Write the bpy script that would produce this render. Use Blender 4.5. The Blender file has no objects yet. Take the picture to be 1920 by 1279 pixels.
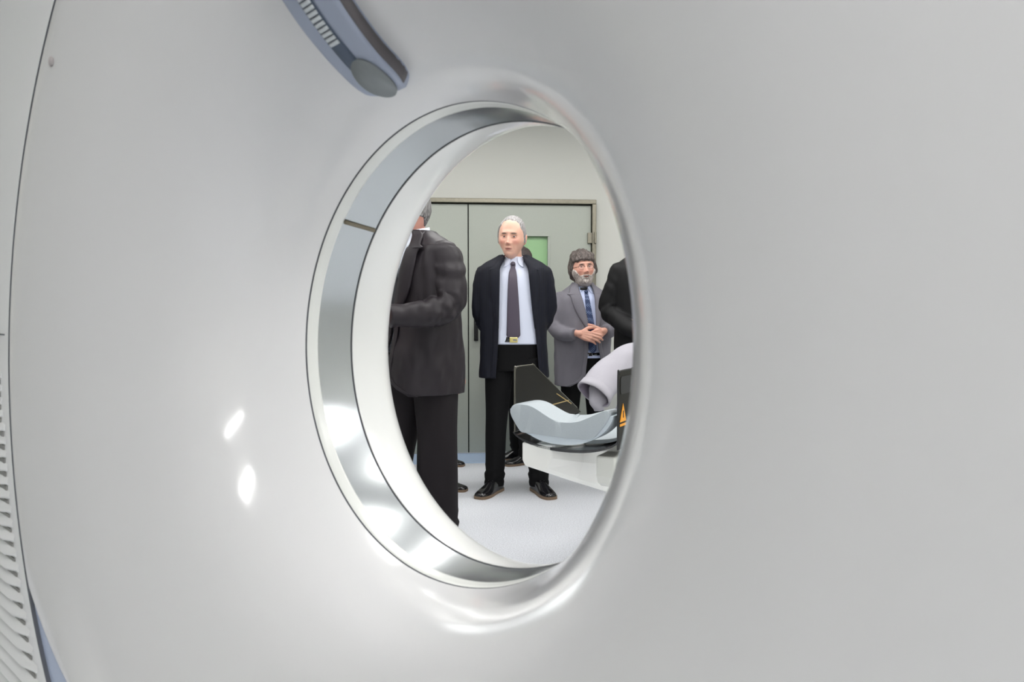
import bpy, bmesh, math, random
import numpy as np
from mathutils import Vector, Matrix, noise

random.seed(4)
PI = math.pi
SC = bpy.context.scene
COL = SC.collection

# ------------------------------------------------------------------ camera
CAM_H = 1.153
PITCH = math.atan(47.5 / 1280.0)
cam_d = bpy.data.cameras.new('camera')
cam_d.lens = 24.0
cam_d.sensor_width = 36.0
cam_d.clip_start = 0.02
cam_d.dof.use_dof = True
cam_d.dof.focus_distance = 4.0
cam_d.dof.aperture_fstop = 7.1
cam = bpy.data.objects.new('camera', cam_d)
COL.objects.link(cam)
cam.location = (0, 0, CAM_H)
cam.rotation_euler = (PI / 2 - PITCH, 0, 0)
SC.camera = cam

# ------------------------------------------------------------------ world, exposure
w = bpy.data.worlds.new('world')
SC.world = w
w.use_nodes = True
w.node_tree.nodes['Background'].inputs[0].default_value = (0.9, 0.94, 1.0, 1)
w.node_tree.nodes['Background'].inputs[1].default_value = 0.3
SC.view_settings.view_transform = 'Standard'
SC.view_settings.look = 'None'
SC.view_settings.gamma = 1.0
SC.view_settings.use_curve_mapping = False
SC.view_settings.exposure = 0.0
LAMP = 12.5          # strength of the ceiling light panels


# ------------------------------------------------------------------ materials
def lin(c):
    return tuple(((v / 255.0) / 12.92 if v <= 10 else ((v / 255.0 + 0.055) / 1.055) ** 2.4) for v in c)


def mat(name, rgb, rough=0.5, metal=0.0, noise_amt=0.0, noise_scale=200.0, bump=0.0, bump_scale=None,
        coat=0.0, trans=0.0, stripe=None, sheen=0.0, alpha=None, spec=None):
    m = bpy.data.materials.new(name)
    m.use_nodes = True
    nt = m.node_tree
    b = nt.nodes['Principled BSDF']
    c = lin(rgb)
    b.inputs['Base Color'].default_value = (*c, 1)
    b.inputs['Roughness'].default_value = rough
    b.inputs['Metallic'].default_value = metal
    b.inputs['Coat Weight'].default_value = coat
    b.inputs['Coat Roughness'].default_value = 0.08
    b.inputs['Transmission Weight'].default_value = trans
    b.inputs['Sheen Weight'].default_value = sheen
    if spec is not None:
        b.inputs['Specular IOR Level'].default_value = spec
    if alpha is not None:
        b.inputs['Alpha'].default_value = alpha
    tc = nt.nodes.new('ShaderNodeTexCoord')
    src = None
    if noise_amt > 0:
        n = nt.nodes.new('ShaderNodeTexNoise')
        n.inputs['Scale'].default_value = noise_scale
        n.inputs['Detail'].default_value = 4
        nt.links.new(tc.outputs['Object'], n.inputs['Vector'])
        r = nt.nodes.new('ShaderNodeMapRange')
        r.inputs[1].default_value = 0.3
        r.inputs[2].default_value = 0.7
        r.inputs[3].default_value = 1 - noise_amt
        r.inputs[4].default_value = 1 + noise_amt
        nt.links.new(n.outputs['Fac'], r.inputs[0])
        mx = nt.nodes.new('ShaderNodeVectorMath')
        mx.operation = 'SCALE'
        mx.inputs[0].default_value = c
        nt.links.new(r.outputs[0], mx.inputs['Scale'])
        src = mx.outputs[0]
    if stripe:                                    # thin vertical pinstripes woven into the cloth
        period, col2, width = stripe
        sx = nt.nodes.new('ShaderNodeSeparateXYZ')
        nt.links.new(tc.outputs['Object'], sx.inputs[0])
        a = nt.nodes.new('ShaderNodeMath'); a.operation = 'DIVIDE'; a.inputs[1].default_value = period
        nt.links.new(sx.outputs[0], a.inputs[0])
        fr = nt.nodes.new('ShaderNodeMath'); fr.operation = 'FRACT'
        nt.links.new(a.outputs[0], fr.inputs[0])
        lt = nt.nodes.new('ShaderNodeMath'); lt.operation = 'LESS_THAN'; lt.inputs[1].default_value = width
        nt.links.new(fr.outputs[0], lt.inputs[0])
        mm = nt.nodes.new('ShaderNodeMix'); mm.data_type = 'RGBA'
        nt.links.new(lt.outputs[0], mm.inputs[0])
        if src:
            nt.links.new(src, mm.inputs[6])
        else:
            mm.inputs[6].default_value = (*c, 1)
        mm.inputs[7].default_value = (*lin(col2), 1)
        src = mm.outputs[2]
    if src:
        nt.links.new(src, b.inputs['Base Color'])
    if bump > 0:
        n2 = nt.nodes.new('ShaderNodeTexNoise')
        n2.inputs['Scale'].default_value = bump_scale or noise_scale
        n2.inputs['Detail'].default_value = 5
        nt.links.new(tc.outputs['Object'], n2.inputs['Vector'])
        bp = nt.nodes.new('ShaderNodeBump')
        bp.inputs['Strength'].default_value = bump
        bp.inputs['Distance'].default_value = 0.01
        nt.links.new(n2.outputs['Fac'], bp.inputs['Height'])
        nt.links.new(bp.outputs[0], b.inputs['Normal'])
    return m


def emit_mat(name, rgb, strength):
    m = bpy.data.materials.new(name)
    m.use_nodes = True
    nt = m.node_tree
    nt.nodes.clear()
    e = nt.nodes.new('ShaderNodeEmission')
    e.inputs[0].default_value = (*rgb, 1)
    e.inputs[1].default_value = strength
    o = nt.nodes.new('ShaderNodeOutputMaterial')
    nt.links.new(e.outputs[0], o.inputs[0])
    return m


M = {}
M['shell'] = mat('gantry_white', (226, 226, 227), 0.16, coat=0.35, bump=0.02, bump_scale=5)
M['ring'] = mat('ring_white', (232, 234, 230), 0.22, coat=0.2)
M['lip'] = mat('lip_white', (236, 237, 235), 0.2, coat=0.3)
M['band'] = mat('scan_band', (176, 180, 182), 0.2, metal=0.75)
M['groove'] = mat('groove_dark', (104, 107, 114), 0.6)
M['slot'] = mat('slot_shade_grey', (150, 150, 147), 0.7)
M['panel'] = mat('side_panel', (240, 241, 242), 0.4)
M['blue_panel'] = mat('blue_panel', (190, 202, 226), 0.4)
M['tape'] = mat('tape', (120, 112, 92), 0.5)
M['arm'] = mat('arm_grey', (162, 171, 190), 0.42, bump=0.05, bump_scale=400)
M['arm_shade'] = mat('arm_shade', (96, 92, 94), 0.45)
M['arm_pad'] = mat('arm_pad', (134, 140, 142), 0.5)
M['slate'] = mat('slate', (78, 91, 110), 0.45)
M['key'] = mat('key_grey', (206, 212, 216), 0.4)
M['floor'] = mat('floor_vinyl', (214, 217, 223), 0.42, noise_amt=0.22, noise_scale=150)
M['blue_strip'] = mat('floor_blue', (182, 203, 232), 0.35, noise_amt=0.05, noise_scale=120)
M['wall'] = mat('wall_paint', (190, 191, 185), 0.8, bump=0.05, bump_scale=250)
M['ceil'] = mat('ceiling_white', (236, 236, 233), 0.9)
M['door'] = mat('door_paint', (161, 166, 157), 0.5, noise_amt=0.03, noise_scale=300)
M['steel'] = mat('steel', (134, 130, 117), 0.38, metal=0.8, noise_amt=0.1, noise_scale=40)
M['dark'] = mat('dark_gap', (40, 44, 42), 0.7)
M['green'] = mat('green_glass', (142, 180, 134), 0.25)
M['black'] = mat('black_plastic', (26, 26, 28), 0.4)
M['white_body'] = mat('table_white', (232, 232, 228), 0.35)
M['bracket'] = mat('bracket_grey', (205, 206, 200), 0.4)
M['foam'] = mat('foam_grey', (166, 174, 179), 0.6, noise_amt=0.03, noise_scale=300, bump=0.05, bump_scale=500)
M['tray'] = mat('tray_grey', (190, 200, 208), 0.45)
M['carbon'] = mat('carbon', (24, 26, 30), 0.18, coat=0.5)
M['olive'] = mat('shell_side', (78, 76, 66), 0.25, coat=0.4)
M['orange'] = mat('orange', (236, 160, 40), 0.5)
M['amber'] = mat('amber', (176, 150, 96), 0.4)
M['chrome'] = mat('chrome', (210, 210, 210), 0.15, metal=1.0)


def smoky():
    m = bpy.data.materials.new('smoky_acrylic')
    m.use_nodes = True
    nt = m.node_tree
    b = nt.nodes['Principled BSDF']
    b.inputs['Base Color'].default_value = (*lin((30, 29, 26)), 1)
    b.inputs['Roughness'].default_value = 0.35
    b.inputs['Specular IOR Level'].default_value = .2
    t = nt.nodes.new('ShaderNodeBsdfTransparent')
    t.inputs[0].default_value = (*lin((190, 184, 160)), 1)
    mx = nt.nodes.new('ShaderNodeMixShader')
    mx.inputs[0].default_value = 0.84
    out = nt.nodes['Material Output']
    nt.links.new(t.outputs[0], mx.inputs[1])
    nt.links.new(b.outputs[0], mx.inputs[2])
    nt.links.new(mx.outputs[0], out.inputs[0])
    return m


M['smoky'] = smoky()


# ------------------------------------------------------------------ object helpers
def mesh_obj(name, verts, faces, m=None, parent=None, smooth=True):
    me = bpy.data.meshes.new(name)
    me.from_pydata([tuple(map(float, v)) for v in verts], [], [tuple(map(int, f)) for f in faces])
    bm = bmesh.new()
    bm.from_mesh(me)
    bmesh.ops.recalc_face_normals(bm, faces=bm.faces)
    bm.to_mesh(me)
    bm.free()
    if smooth:
        for p in me.polygons:
            p.use_smooth = True
    o = bpy.data.objects.new(name, me)
    COL.objects.link(o)
    if m:
        me.materials.append(m)
    if parent:
        o.parent = parent
    return o


def sharp(o, ang=40):
    """keep creases crisp on a smooth shaded mesh"""
    me = o.data
    bm = bmesh.new()
    bm.from_mesh(me)
    for e in bm.edges:
        if len(e.link_faces) == 2 and e.calc_face_angle(0) > math.radians(ang):
            e.smooth = False
    bm.to_mesh(me)
    bm.free()
    return o


def bevel(o, wdt, seg=2):
    md = o.modifiers.new('bevel', 'BEVEL')
    md.width = wdt
    md.segments = seg
    md.limit_method = 'ANGLE'
    md.angle_limit = math.radians(40)
    return o


def thing(name, label, cat, loc=(0, 0, 0), rz=0.0, group=None):
    o = bpy.data.objects.new(name, None)
    COL.objects.link(o)
    o.location = loc
    o.rotation_euler = (0, 0, rz)
    o['label'] = label
    o['category'] = cat
    if group:
        o['group'] = group
    return o


def tag(o, label, cat, group=None):
    o['label'] = label
    o['category'] = cat
    if group:
        o['group'] = group
    return o


def struct(o):
    o['kind'] = 'structure'
    return o


class G:
    """collects geometry for one mesh"""

    def __init__(s):
        s.v = []
        s.f = []

    def add(s, v, f):
        n = len(s.v)
        s.v += [tuple(map(float, p)) for p in v]
        s.f += [tuple(int(i) + n for i in q) for q in f]
        return s

    def box(s, c, size, fn=None):
        x, y, z = c
        a, b, d = size[0] / 2, size[1] / 2, size[2] / 2
        v = [(x + i * a, y + j * b, z + k * d) for i in (-1, 1) for j in (-1, 1) for k in (-1, 1)]
        if fn:
            v = [fn(*p) for p in v]
        return s.add(v, [(0, 1, 3, 2), (4, 6, 7, 5), (0, 4, 5, 1), (2, 3, 7, 6), (0, 2, 6, 4), (1, 5, 7, 3)])

    def ellipsoid(s, c, r, rot=None, nu=20, nv=12):
        v, f = sphere_grid(nu, nv)
        rr = np.array(v) * np.array(r)
        if rot is not None:
            rr = rr @ np.array(rot.to_3x3()).T
        return s.add(rr + np.array(c), f)

    def grid(s, P, close_u=False, close_v=False, cap=False):
        """P[i][j] -> points"""
        nu, nv = len(P), len(P[0])
        v = [p for row in P for p in row]
        f = []
        for i in range(nu if close_u else nu - 1):
            for j in range(nv if close_v else nv - 1):
                i2, j2 = (i + 1) % nu, (j + 1) % nv
                f.append((i * nv + j, i * nv + j2, i2 * nv + j2, i2 * nv + j))
        if cap:
            f.append(tuple(range(nv)))
            f.append(tuple(range((nu - 1) * nv, nu * nv)))
        return s.add(v, f)

    def obj(s, name, m, parent=None, smooth=True):
        return mesh_obj(name, s.v, s.f, m, parent, smooth)


def sphere_grid(nu, nv):
    v = [(0, 0, -1)]
    for j in range(1, nv):
        ph = -PI / 2 + PI * j / nv
        for i in range(nu):
            th = 2 * PI * i / nu
            v.append((math.sin(th) * math.cos(ph), -math.cos(th) * math.cos(ph), math.sin(ph)))
    v.append((0, 0, 1))
    f = []
    for i in range(nu):
        f.append((0, 1 + (i + 1) % nu, 1 + i))
    for j in range(nv - 2):
        a = 1 + j * nu
        for i in range(nu):
            f.append((a + i, a + (i + 1) % nu, a + nu + (i + 1) % nu, a + nu + i))
    top = len(v) - 1
    a = 1 + (nv - 2) * nu
    for i in range(nu):
        f.append((a + i, a + (i + 1) % nu, top))
    return v, f


def cr(pts, n):
    """Catmull-Rom resample of an array of points to n samples"""
    P = np.array(pts, float)
    k = len(P)
    if k == 2:
        t = np.linspace(0, 1, n)[:, None]
        return P[0] * (1 - t) + P[1] * t
    Q = np.vstack([2 * P[0] - P[1], P, 2 * P[-1] - P[-2]])
    out = []
    for s in np.linspace(0, k - 1, n):
        i = min(int(s), k - 2)
        t = s - i
        p0, p1, p2, p3 = Q[i], Q[i + 1], Q[i + 2], Q[i + 3]
        out.append(0.5 * ((2 * p1) + (-p0 + p2) * t + (2 * p0 - 5 * p1 + 4 * p2 - p3) * t * t + (-p0 + 3 * p1 - 3 * p2 + p3) * t ** 3))
    return np.array(out)


def tube_rings(pts, radii, n=24, seg=20, squash=1.0, up=(0, -1, 0), disp=None):
    """rings along a smooth path; squash scales the radius along the second axis"""
    P = cr([list(p) + [r] for p, r in zip(pts, radii)], n)
    X, Rr = P[:, :3], P[:, 3]
    T = np.gradient(X, axis=0)
    T /= np.linalg.norm(T, axis=1)[:, None]
    u = np.array(up, float)
    rings = []
    for i in range(n):
        a = np.cross(T[i], u)
        if np.linalg.norm(a) < 1e-3:
            a = np.cross(T[i], (1, 0, 0))
        a /= np.linalg.norm(a)
        b = np.cross(a, T[i])
        ring = []
        for j in range(seg):
            th = 2 * PI * j / seg
            r = Rr[i]
            if disp:
                r = r + disp(i / (n - 1), th, X[i])
            ring.append(X[i] + r * (math.cos(th) * a + squash * math.sin(th) * b))
        rings.append(ring)
    return rings


def capsule(g, p, q, r1, r2, seg=14):
    p, q = np.array(p, float), np.array(q, float)
    d = q - p
    L = np.linalg.norm(d)
    t = d / max(L, 1e-6)
    pts, rad = [], []
    for k in range(4):
        a = PI / 2 * k / 4
        pts.append(p - t * r1 * math.cos(a)); rad.append(max(r1 * math.sin(a), 1e-4))
    pts.append(p); rad.append(r1)
    pts.append(q); rad.append(r2)
    for k in range(1, 5):
        a = PI / 2 * k / 4
        pts.append(q + t * r2 * math.sin(a)); rad.append(max(r2 * math.cos(a), 1e-4))
    u = np.array((0, 0, 1.0)) if abs(t[2]) < 0.9 else np.array((1.0, 0, 0))
    a = np.cross(t, u); a /= np.linalg.norm(a)
    b = np.cross(a, t)
    rings = [[x + r * (math.cos(2 * PI * j / seg) * a + math.sin(2 * PI * j / seg) * b) for j in range(seg)] for x, r in zip(pts, rad)]
    g.grid(rings, close_v=True, cap=True)


def chain(g, pts, rad):
    for i in range(len(pts) - 1):
        capsule(g, pts[i], pts[i + 1], rad[i], rad[i + 1])


def remeshed(g, name, voxel, smooth_it, m, parent):
    """fuse the overlapping closed shells of g into one continuous skin"""
    me = bpy.data.meshes.new('tmp')
    me.from_pydata(g.v, [], g.f)
    bm = bmesh.new(); bm.from_mesh(me)
    bmesh.ops.recalc_face_normals(bm, faces=bm.faces)
    bm.to_mesh(me); bm.free()
    o = bpy.data.objects.new('tmp', me)
    COL.objects.link(o)
    md = o.modifiers.new('r', 'REMESH'); md.mode = 'VOXEL'; md.voxel_size = voxel
    if smooth_it:
        s = o.modifiers.new('s', 'SMOOTH'); s.factor = 0.5; s.iterations = smooth_it
    dg = bpy.context.evaluated_depsgraph_get()
    ev = o.evaluated_get(dg)
    res = bpy.data.meshes.new_from_object(ev)
    bpy.data.objects.remove(o)
    bpy.data.meshes.remove(me)
    res.name = name
    r = bpy.data.objects.new(name, res)
    COL.objects.link(r)
    for p in res.polygons:
        p.use_smooth = True
    res.materials.clear()
    res.materials.append(m)
    if parent:
        r.parent = parent
    return r


def sstep(x, a=0.0, b=1.0):
    t = np.clip((x - a) / (b - a), 0, 1)
    return t * t * (3 - 2 * t)


def nz(p, s):
    return noise.noise(Vector((float(p[0]) * s, float(p[1]) * s, float(p[2]) * s)))


# ================================================================== THE ROOM
WALL_A = math.radians(4.5)
WY = 5.70


def wl(x, off, z):
    """far wall frame: x along the wall, off towards the camera"""
    return (x * math.cos(WALL_A) + off * math.sin(WALL_A), WY + x * math.sin(WALL_A) - off * math.cos(WALL_A), z)


XL, XR, YB, ZC = -3.4, 3.6, -2.6, 2.9
yl = WY + XL * math.tan(WALL_A)
yr = WY + XR * math.tan(WALL_A)

g = G(); g.add([(XL, YB, 0), (XR, YB, 0), (XR, yr, 0), (XL, yl, 0), (XL, YB, -.1), (XR, YB, -.1), (XR, yr, -.1), (XL, yl, -.1)],
               [(0, 1, 2, 3), (7, 6, 5, 4), (0, 4, 5, 1), (1, 5, 6, 2), (2, 6, 7, 3), (3, 7, 4, 0)])
struct(g.obj('floor', M['floor'], smooth=False))
g = G(); g.add([(XL, YB, ZC), (XR, YB, ZC), (XR, yr, ZC), (XL, yl, ZC), (XL, YB, ZC + .1), (XR, YB, ZC + .1), (XR, yr, ZC + .1), (XL, yl, ZC + .1)],
               [(0, 1, 2, 3), (7, 6, 5, 4), (0, 4, 5, 1), (1, 5, 6, 2), (2, 6, 7, 3), (3, 7, 4, 0)])
struct(g.obj('ceiling', M['ceil'], smooth=False))
DX0, DX1, DZ = -1.15, 0.70, 2.115      # door opening along the wall
g = G()
L0, L1 = XL / math.cos(WALL_A), XR / math.cos(WALL_A)
for (a, b, z0, z1) in ((L0, DX0, 0, ZC), (DX1, L1, 0, ZC), (DX0, DX1, DZ, ZC)):
    g.box(((a + b) / 2, -.06, (z0 + z1) / 2), (b - a, .12, z1 - z0), wl)
struct(g.obj('wall_far', M['wall'], smooth=False))
g = G(); g.box((XL - .05, (YB + yl) / 2, ZC / 2), (.1, yl - YB, ZC)); struct(g.obj('wall_left', M['wall'], smooth=False))
g = G(); g.box((XR + .05, (YB + yr) / 2, ZC / 2), (.1, yr - YB, ZC)); struct(g.obj('wall_right', M['wall'], smooth=False))
g = G(); g.box(((XL + XR) / 2, YB - .05, ZC / 2), (XR - XL + .2, .1, ZC)); struct(g.obj('wall_back', M['wall'], smooth=False))

# pale blue floor strip in front of the door
g = G()
g.box((-.3, .19, .002), (5.2, .38, .004), wl)
struct(g.obj('trim_1', M['blue_strip'], smooth=False))

# double door: two leaves in a steel frame
door = bpy.data.objects.new('door_1', None); COL.objects.link(door); struct(door)
door.location = wl(-.22, 0, 0)
door.rotation_euler = (0, 0, WALL_A)
ox = -.22


def dbox(name, m, x0, x1, o0, o1, z0, z1, par=door, bev=0.0):
    g = G(); g.box(((x0 + x1) / 2 - ox, -(o0 + o1) / 2, (z0 + z1) / 2), (x1 - x0, o1 - o0, z1 - z0))
    o = g.obj(name, m, par, smooth=False)
    if bev:
        bevel(o, bev)
    return o


g = G()
g.box(((DX0 + DX1) / 2 - ox, -.005, DZ - .018), (DX1 - DX0, .09, .036))
g.box((DX1 - .017 - ox, -.005, DZ / 2 - .018), (.034, .09, DZ - .036))
g.box((DX0 + .017 - ox, -.005, DZ / 2 - .018), (.034, .09, DZ - .036))
fr = g.obj('door_frame', M['steel'], door, smooth=False); bevel(fr, .004)
SEAM = -.363
# left leaf
leafL = dbox('door_leaf', M['door'], DX0 + .04, SEAM - .005, -.03, .015, .012, DZ - .045)
# right leaf with the window opening
wx0, wx1, wz0, wz1 = -.03, .315, 1.45, 1.83
g = G()
for (a, b, c, d) in ((SEAM + .005, wx0, .012, DZ - .045), (wx1, DX1 - .04, .012, DZ - .045), (wx0, wx1, .012, wz0), (wx0, wx1, wz1, DZ - .045)):
    g.box(((a + b) / 2 - ox, .0075, (c + d) / 2), (b - a, .045, d - c))
leafR = g.obj('door_leaf', M['door'], door, smooth=False)
dbox('dark_gap', M['dark'], DX0 + .03, DX1 - .03, -.06, -.045, 0, DZ - .03)
g = G()
f_ = .018
for (a, b, c, d) in ((wx0, wx1, wz1 - f_, wz1), (wx0, wx1, wz0, wz0 + f_), (wx0, wx0 + f_, wz0 + f_, wz1 - f_), (wx1 - f_, wx1, wz0 + f_, wz1 - f_)):
    g.box(((a + b) / 2 - ox, -.008, (c + d) / 2), (b - a, .03, d - c))
wf = g.obj('window_frame', M['door'], leafR, smooth=False); bevel(wf, .002)
wf['label'] = 'pale frame around the small door window'
g = G(); g.box(((wx0 + wx1) / 2 - ox, .015, (wz0 + wz1) / 2), (wx1 - wx0 - .03, .008, wz1 - wz0 - .03))
pane = g.obj('window_pane', M['green'], leafR, smooth=False); pane['label'] = 'green tinted glass pane'
for hz in (1.80, .28):
    g = G()
    g.box((.655 - ox, -.026, hz), (.05, .02, .088))
    g.box((.69 - ox, -.055, hz), (.018, .02, .095))
    h = g.obj('hinge', M['steel'], leafR, smooth=False); bevel(h, .003)
g = G()
g.box((-.30 - ox, -.022, 1.04), (.035, .012, .19))
g.box((-.30 - ox, -.048, 1.08), (.02, .04, .02))
g.box((-.30 - ox, -.066, 1.03), (.024, .018, .13))
h = g.obj('door_handle', M['black'], leafR, smooth=False); bevel(h, .004)

# ceiling light panels: real fittings the glossy covers reflect
panel_m = emit_mat('light_panel', (1.0, 0.985, 0.965), LAMP)
panel_n = emit_mat('light_panel_near', (1.0, 0.985, 0.975), LAMP * 2.95)


def light_panel(x, y, label, sx=1.2, sy=.3, rz=0.0):
    sy = .6 if y > 1.5 else .3
    sx = .65 if abs(x + .2) < .01 or abs(x - 1.6) < .01 else sx
    t = thing('ceiling_light', label, 'ceiling light', (x, y, ZC - .045), rz, 'ceiling light panels')
    g = G()
    for (a, b, c, d) in ((-sx / 2, sx / 2, sy / 2 - .02, sy / 2), (-sx / 2, sx / 2, -sy / 2, -sy / 2 + .02), (-sx / 2, -sx / 2 + .02, -sy / 2, sy / 2), (sx / 2 - .02, sx / 2, -sy / 2, sy / 2)):
        g.box(((a + b) / 2, (c + d) / 2, .0225), (b - a, d - c, .045))
    g.obj('frame', M['panel'], t, smooth=False)
    g = G(); g.box((0, 0, .018), (sx - .04, sy - .04, .02))
    g.obj('diffuser', panel_m if y > 1.5 else panel_n, t, smooth=False)
    return t


LP = [(-1.7, 2.5, 0), (0.1, 2.5, 0), (1.9, 2.5, 0), (-1.7, 4.3, 0), (0.1, 4.3, 0), (1.9, 4.3, 0), (-.2, -.35, 0), (1.6, -.6, 0), (0.6, -1.7, 0), (2.5, 1.3, 0)]
names = ['white ceiling light panel on the far side, left, nearer the scanner', 'white ceiling light panel on the far side, middle, nearer the scanner', 'white ceiling light panel on the far side, right, nearer the scanner',
         'white ceiling light panel above the left group of men', 'white ceiling light panel above the man in the navy suit', 'white ceiling light panel on the far side, right, nearer the door wall',
         'white ceiling light panel just above the camera side of the scanner', 'white ceiling light panel over the right end of the scanner',
         'white ceiling light panel behind the camera', 'white ceiling light panel beside the right wall']
for (x, y, r), nm in zip(LP, names):
    light_panel(x, y, nm)

# ================================================================== THE SCANNER
AZ = math.radians(39.62)
TILT = math.radians(-2.14)
GC = 1.106
gantry = thing('scanner_gantry', 'large glossy white ring shaped medical scanner the camera looks through', 'medical scanner', (-.0402, 1.1208, 0), -AZ)
ct, st = math.cos(TILT), math.sin(TILT)


def gp(x, y, z):
    """gantry frame (x lateral, y along the bore away from camera, z up from bore centre) -> object space"""
    return (x, y * ct - z * st, y * st + z * ct + GC)


def gpol(y, r, a):
    return gp(r * math.cos(a), y, r * math.sin(a))


FRONT = [(-.4490, .8105), (-.4500, .806), (-.4502, .797), (-.4497, .782), (-.4472, .760), (-.441, .725), (-.430, .680), (-.411, .622), (-.385, .567), (-.355, .517), (-.325, .478),
         (-.300, .451), (-.275, .430), (-.25, .4125), (-.225, .3985), (-.2, .388), (-.175, .380), (-.15, .373), (-.125, .3675), (-.1025, .3635)]


def revolve(name, prof, m, a0=0.0, a1=2 * PI, n=192, par=gantry, rfun=None, up=3, smooth=True):
    P = cr(prof, (len(prof) - 1) * up + 1) if up > 1 else np.array(prof)
    closed = abs(a1 - a0 - 2 * PI) < 1e-6
    rows = []
    na = n if closed else n + 1
    for i in range(na):
        a = a0 + (a1 - a0) * i / n
        rows.append([gpol(y, (rfun(y, r, a) if rfun else r), a) for y, r in P])
    g = G(); g.grid(rows, close_u=closed)
    return g.obj(name, m, par, smooth)


def front_r(y, r, a):
    """the cover's rim is cut back towards the floor on the lower left"""
    deg = (math.degrees(a) + 360) % 360
    cut = min(.11, max(0.0, min(deg - 213.5, 326.5 - deg) * .0052))
    if r > .66:
        return r - cut * (r - .66) / .1505
    return r


cover = revolve('front_cover', FRONT, M['shell'], rfun=front_r, n=256)
cover['label'] = 'flared glossy white front cover'
# rolled outer rim turning back into the seam
revolve('cover_seam', [(-.4490, .8105), (-.443, .8125), (-.436, .8127), (-.436, .8136), (-.4505, .8138)], M['groove'], up=1)
revolve('rim_gap_panel', [(-.410, .655), (-.436, .73), (-.4445, .8135)], M['blue_panel'], a0=math.radians(200), a1=math.radians(340), n=64, up=1)
revolve('bore_groove', [(-.1025, .3635), (-.102, .3675), (-.0995, .3675), (-.0993, .3632)], M['groove'], up=1)
revolve('bore_ring', [(-.0993, .3632), (-.0985, .3627), (-.090, .3620), (-.080, .3612), (-.0772, .3608), (-.0768, .3618)], M['ring'], up=1)
band = revolve('scan_window_band', [(-.0768, .3614), (-.04, .3606), (-.0022, .3604)], M['band'], up=2)
band['label'] = 'satin grey window band inside the bore'
revolve('bore_groove', [(-.0022, .3604), (-.0020, .366), (.0012, .366), (.0014, .3590)], M['groove'], up=1)
revolve('rear_lip', [(.0014, .3600), (.003, .3592), (.03, .3615), (.06, .368), (.09, .379), (.11, .3905), (.13, .4065), (.15, .4275), (.175, .459), (.20, .497), (.225, .54),
                     (.25, .59), (.275, .645), (.30, .71), (.318, .77), (.325, .812)], M['lip'])
# tape over the joint of the band
rows = []
for a in (142.6, 143.2, 143.8):
    rows.append([gpol(y, .3590, math.radians(a + 1.2 * (y + .077) / .077)) for y in np.linspace(-.0765, -.0025, 6)])
g = G(); g.grid(rows); o = g.obj('joint_tape', M['tape'], gantry)
md = o.modifiers.new('s', 'SOLIDIFY'); md.thickness = .0008

# housing around the two flares
HX, HZ = 1.12, .985


def sup(a, ax, az, n=5.0):
    c, s = math.cos(a), math.sin(a)
    return (ax * math.copysign(abs(c) ** (2 / n), c), az * math.copysign(abs(s) ** (2 / n), s))


def circ_to_sup(a, k, r):
    # blend a circle of radius r into the superellipse outline
    x0, z0 = r * math.cos(a), r * math.sin(a)
    x1, z1 = sup(a, HX, HZ)
    return x0 * (1 - k) + x1 * k, z0 * (1 - k) + z1 * k


na = 192
rows = []
for i in range(na):
    a = 2 * PI * i / na
    row = []
    for k, y in ((0, -.4505), (.004, -.4509), (.03, -.4522), (.3, -.453), (.6, -.451), (.9, -.445), (.97, -.43), (1.0, -.40)):
        x, z = circ_to_sup(a, k, .8138)
        row.append(gp(x, y, z))
    rows.append(row)
g = G(); g.grid(rows, close_u=True)
g.obj('front_panel', M['panel'], gantry)
rows = []
for i in range(na):
    a = 2 * PI * i / na
    row = []
    for k, y in ((1.0, -.40), (1.0, -.2), (1.0, 0), (1.0, .2), (1.0, .29), (.97, .322), (.9, .328), (.5, .328), (0, .325)):
        x, z = circ_to_sup(a, k, .812)
        row.append(gp(x, y, z))
    rows.append(row)
g = G(); g.grid(rows, close_u=True)
g.obj('housing', M['panel'], gantry)
g = G(); g.box((0, 0, .075), (1.7, .62, .15)); o = g.obj('base', M['panel'], gantry, smooth=False); bevel(o, .02)

# horizontal joint in the flat side panel
for s in (-1, 1):
    g = G(); g.box((0, 0, 0), (.20, .003, .003), lambda x, y, z: gp(s * .93 + x, -.4530 + y, -.006 + z))
    g.obj('panel_joint', M['groove'], gantry, smooth=False)
# louvres of the side vents: slats stepping down along the arc
for s in (-1, 1):
    g = G()
    gd = G()
    k = 0
    for k in range(26):
        z = -.085 - .0245 * k
        xi = math.sqrt(max(.836 ** 2 - z * z, .3 ** 2)) + (.012 if k < 4 else 0)
        xo = 1.02
        prof = [(-.4525, .0105), (-.4560, .007), (-.4625, .000), (-.4640, -.004), (-.4615, -.0075), (-.4525, -.0085)]
        rows = []
        for t in np.linspace(0, 1, 9):
            x = xi + (xo - xi) * t
            h = min(1.0, .15 + t * 9, .15 + (1 - t) * 9)
            rows.append([gp(s * x, -.4525 + (y + .4525) * h, z + dz * (.6 + .4 * h)) for y, dz in prof])
        g.grid(rows, cap=True)
        hh = .009 if k < 9 else .0055
        gd.box((0, 0, 0), (xo - xi - .01, .0020, hh), lambda x, y, zz: gp(s * (xi + xo) / 2 + x, -.4536 + y, z - .0125 + zz))  # upper strips are slot openings, lower ones painted shade between slats
    o = g.obj('vent_louvre', M['panel'], gantry); sharp(o, 30)
    o2 = gd.obj('vent_slot_shade', M['slot'], o, smooth=False); o2['label'] = 'grey strips for the openings and painted shade between the louvre slats'

# little recessed screw caps on the rim of the cover
for a in (142.7, 37.3):
    aa = math.radians(a)
    c = Vector(gpol(-.4485, .763, aa))
    g = G(); g.ellipsoid(c, (.0085, .004, .0085), nu=16, nv=8)
    o = g.obj('screw_cap', mat('cap', (188, 182, 182), .4), gantry)


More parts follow.
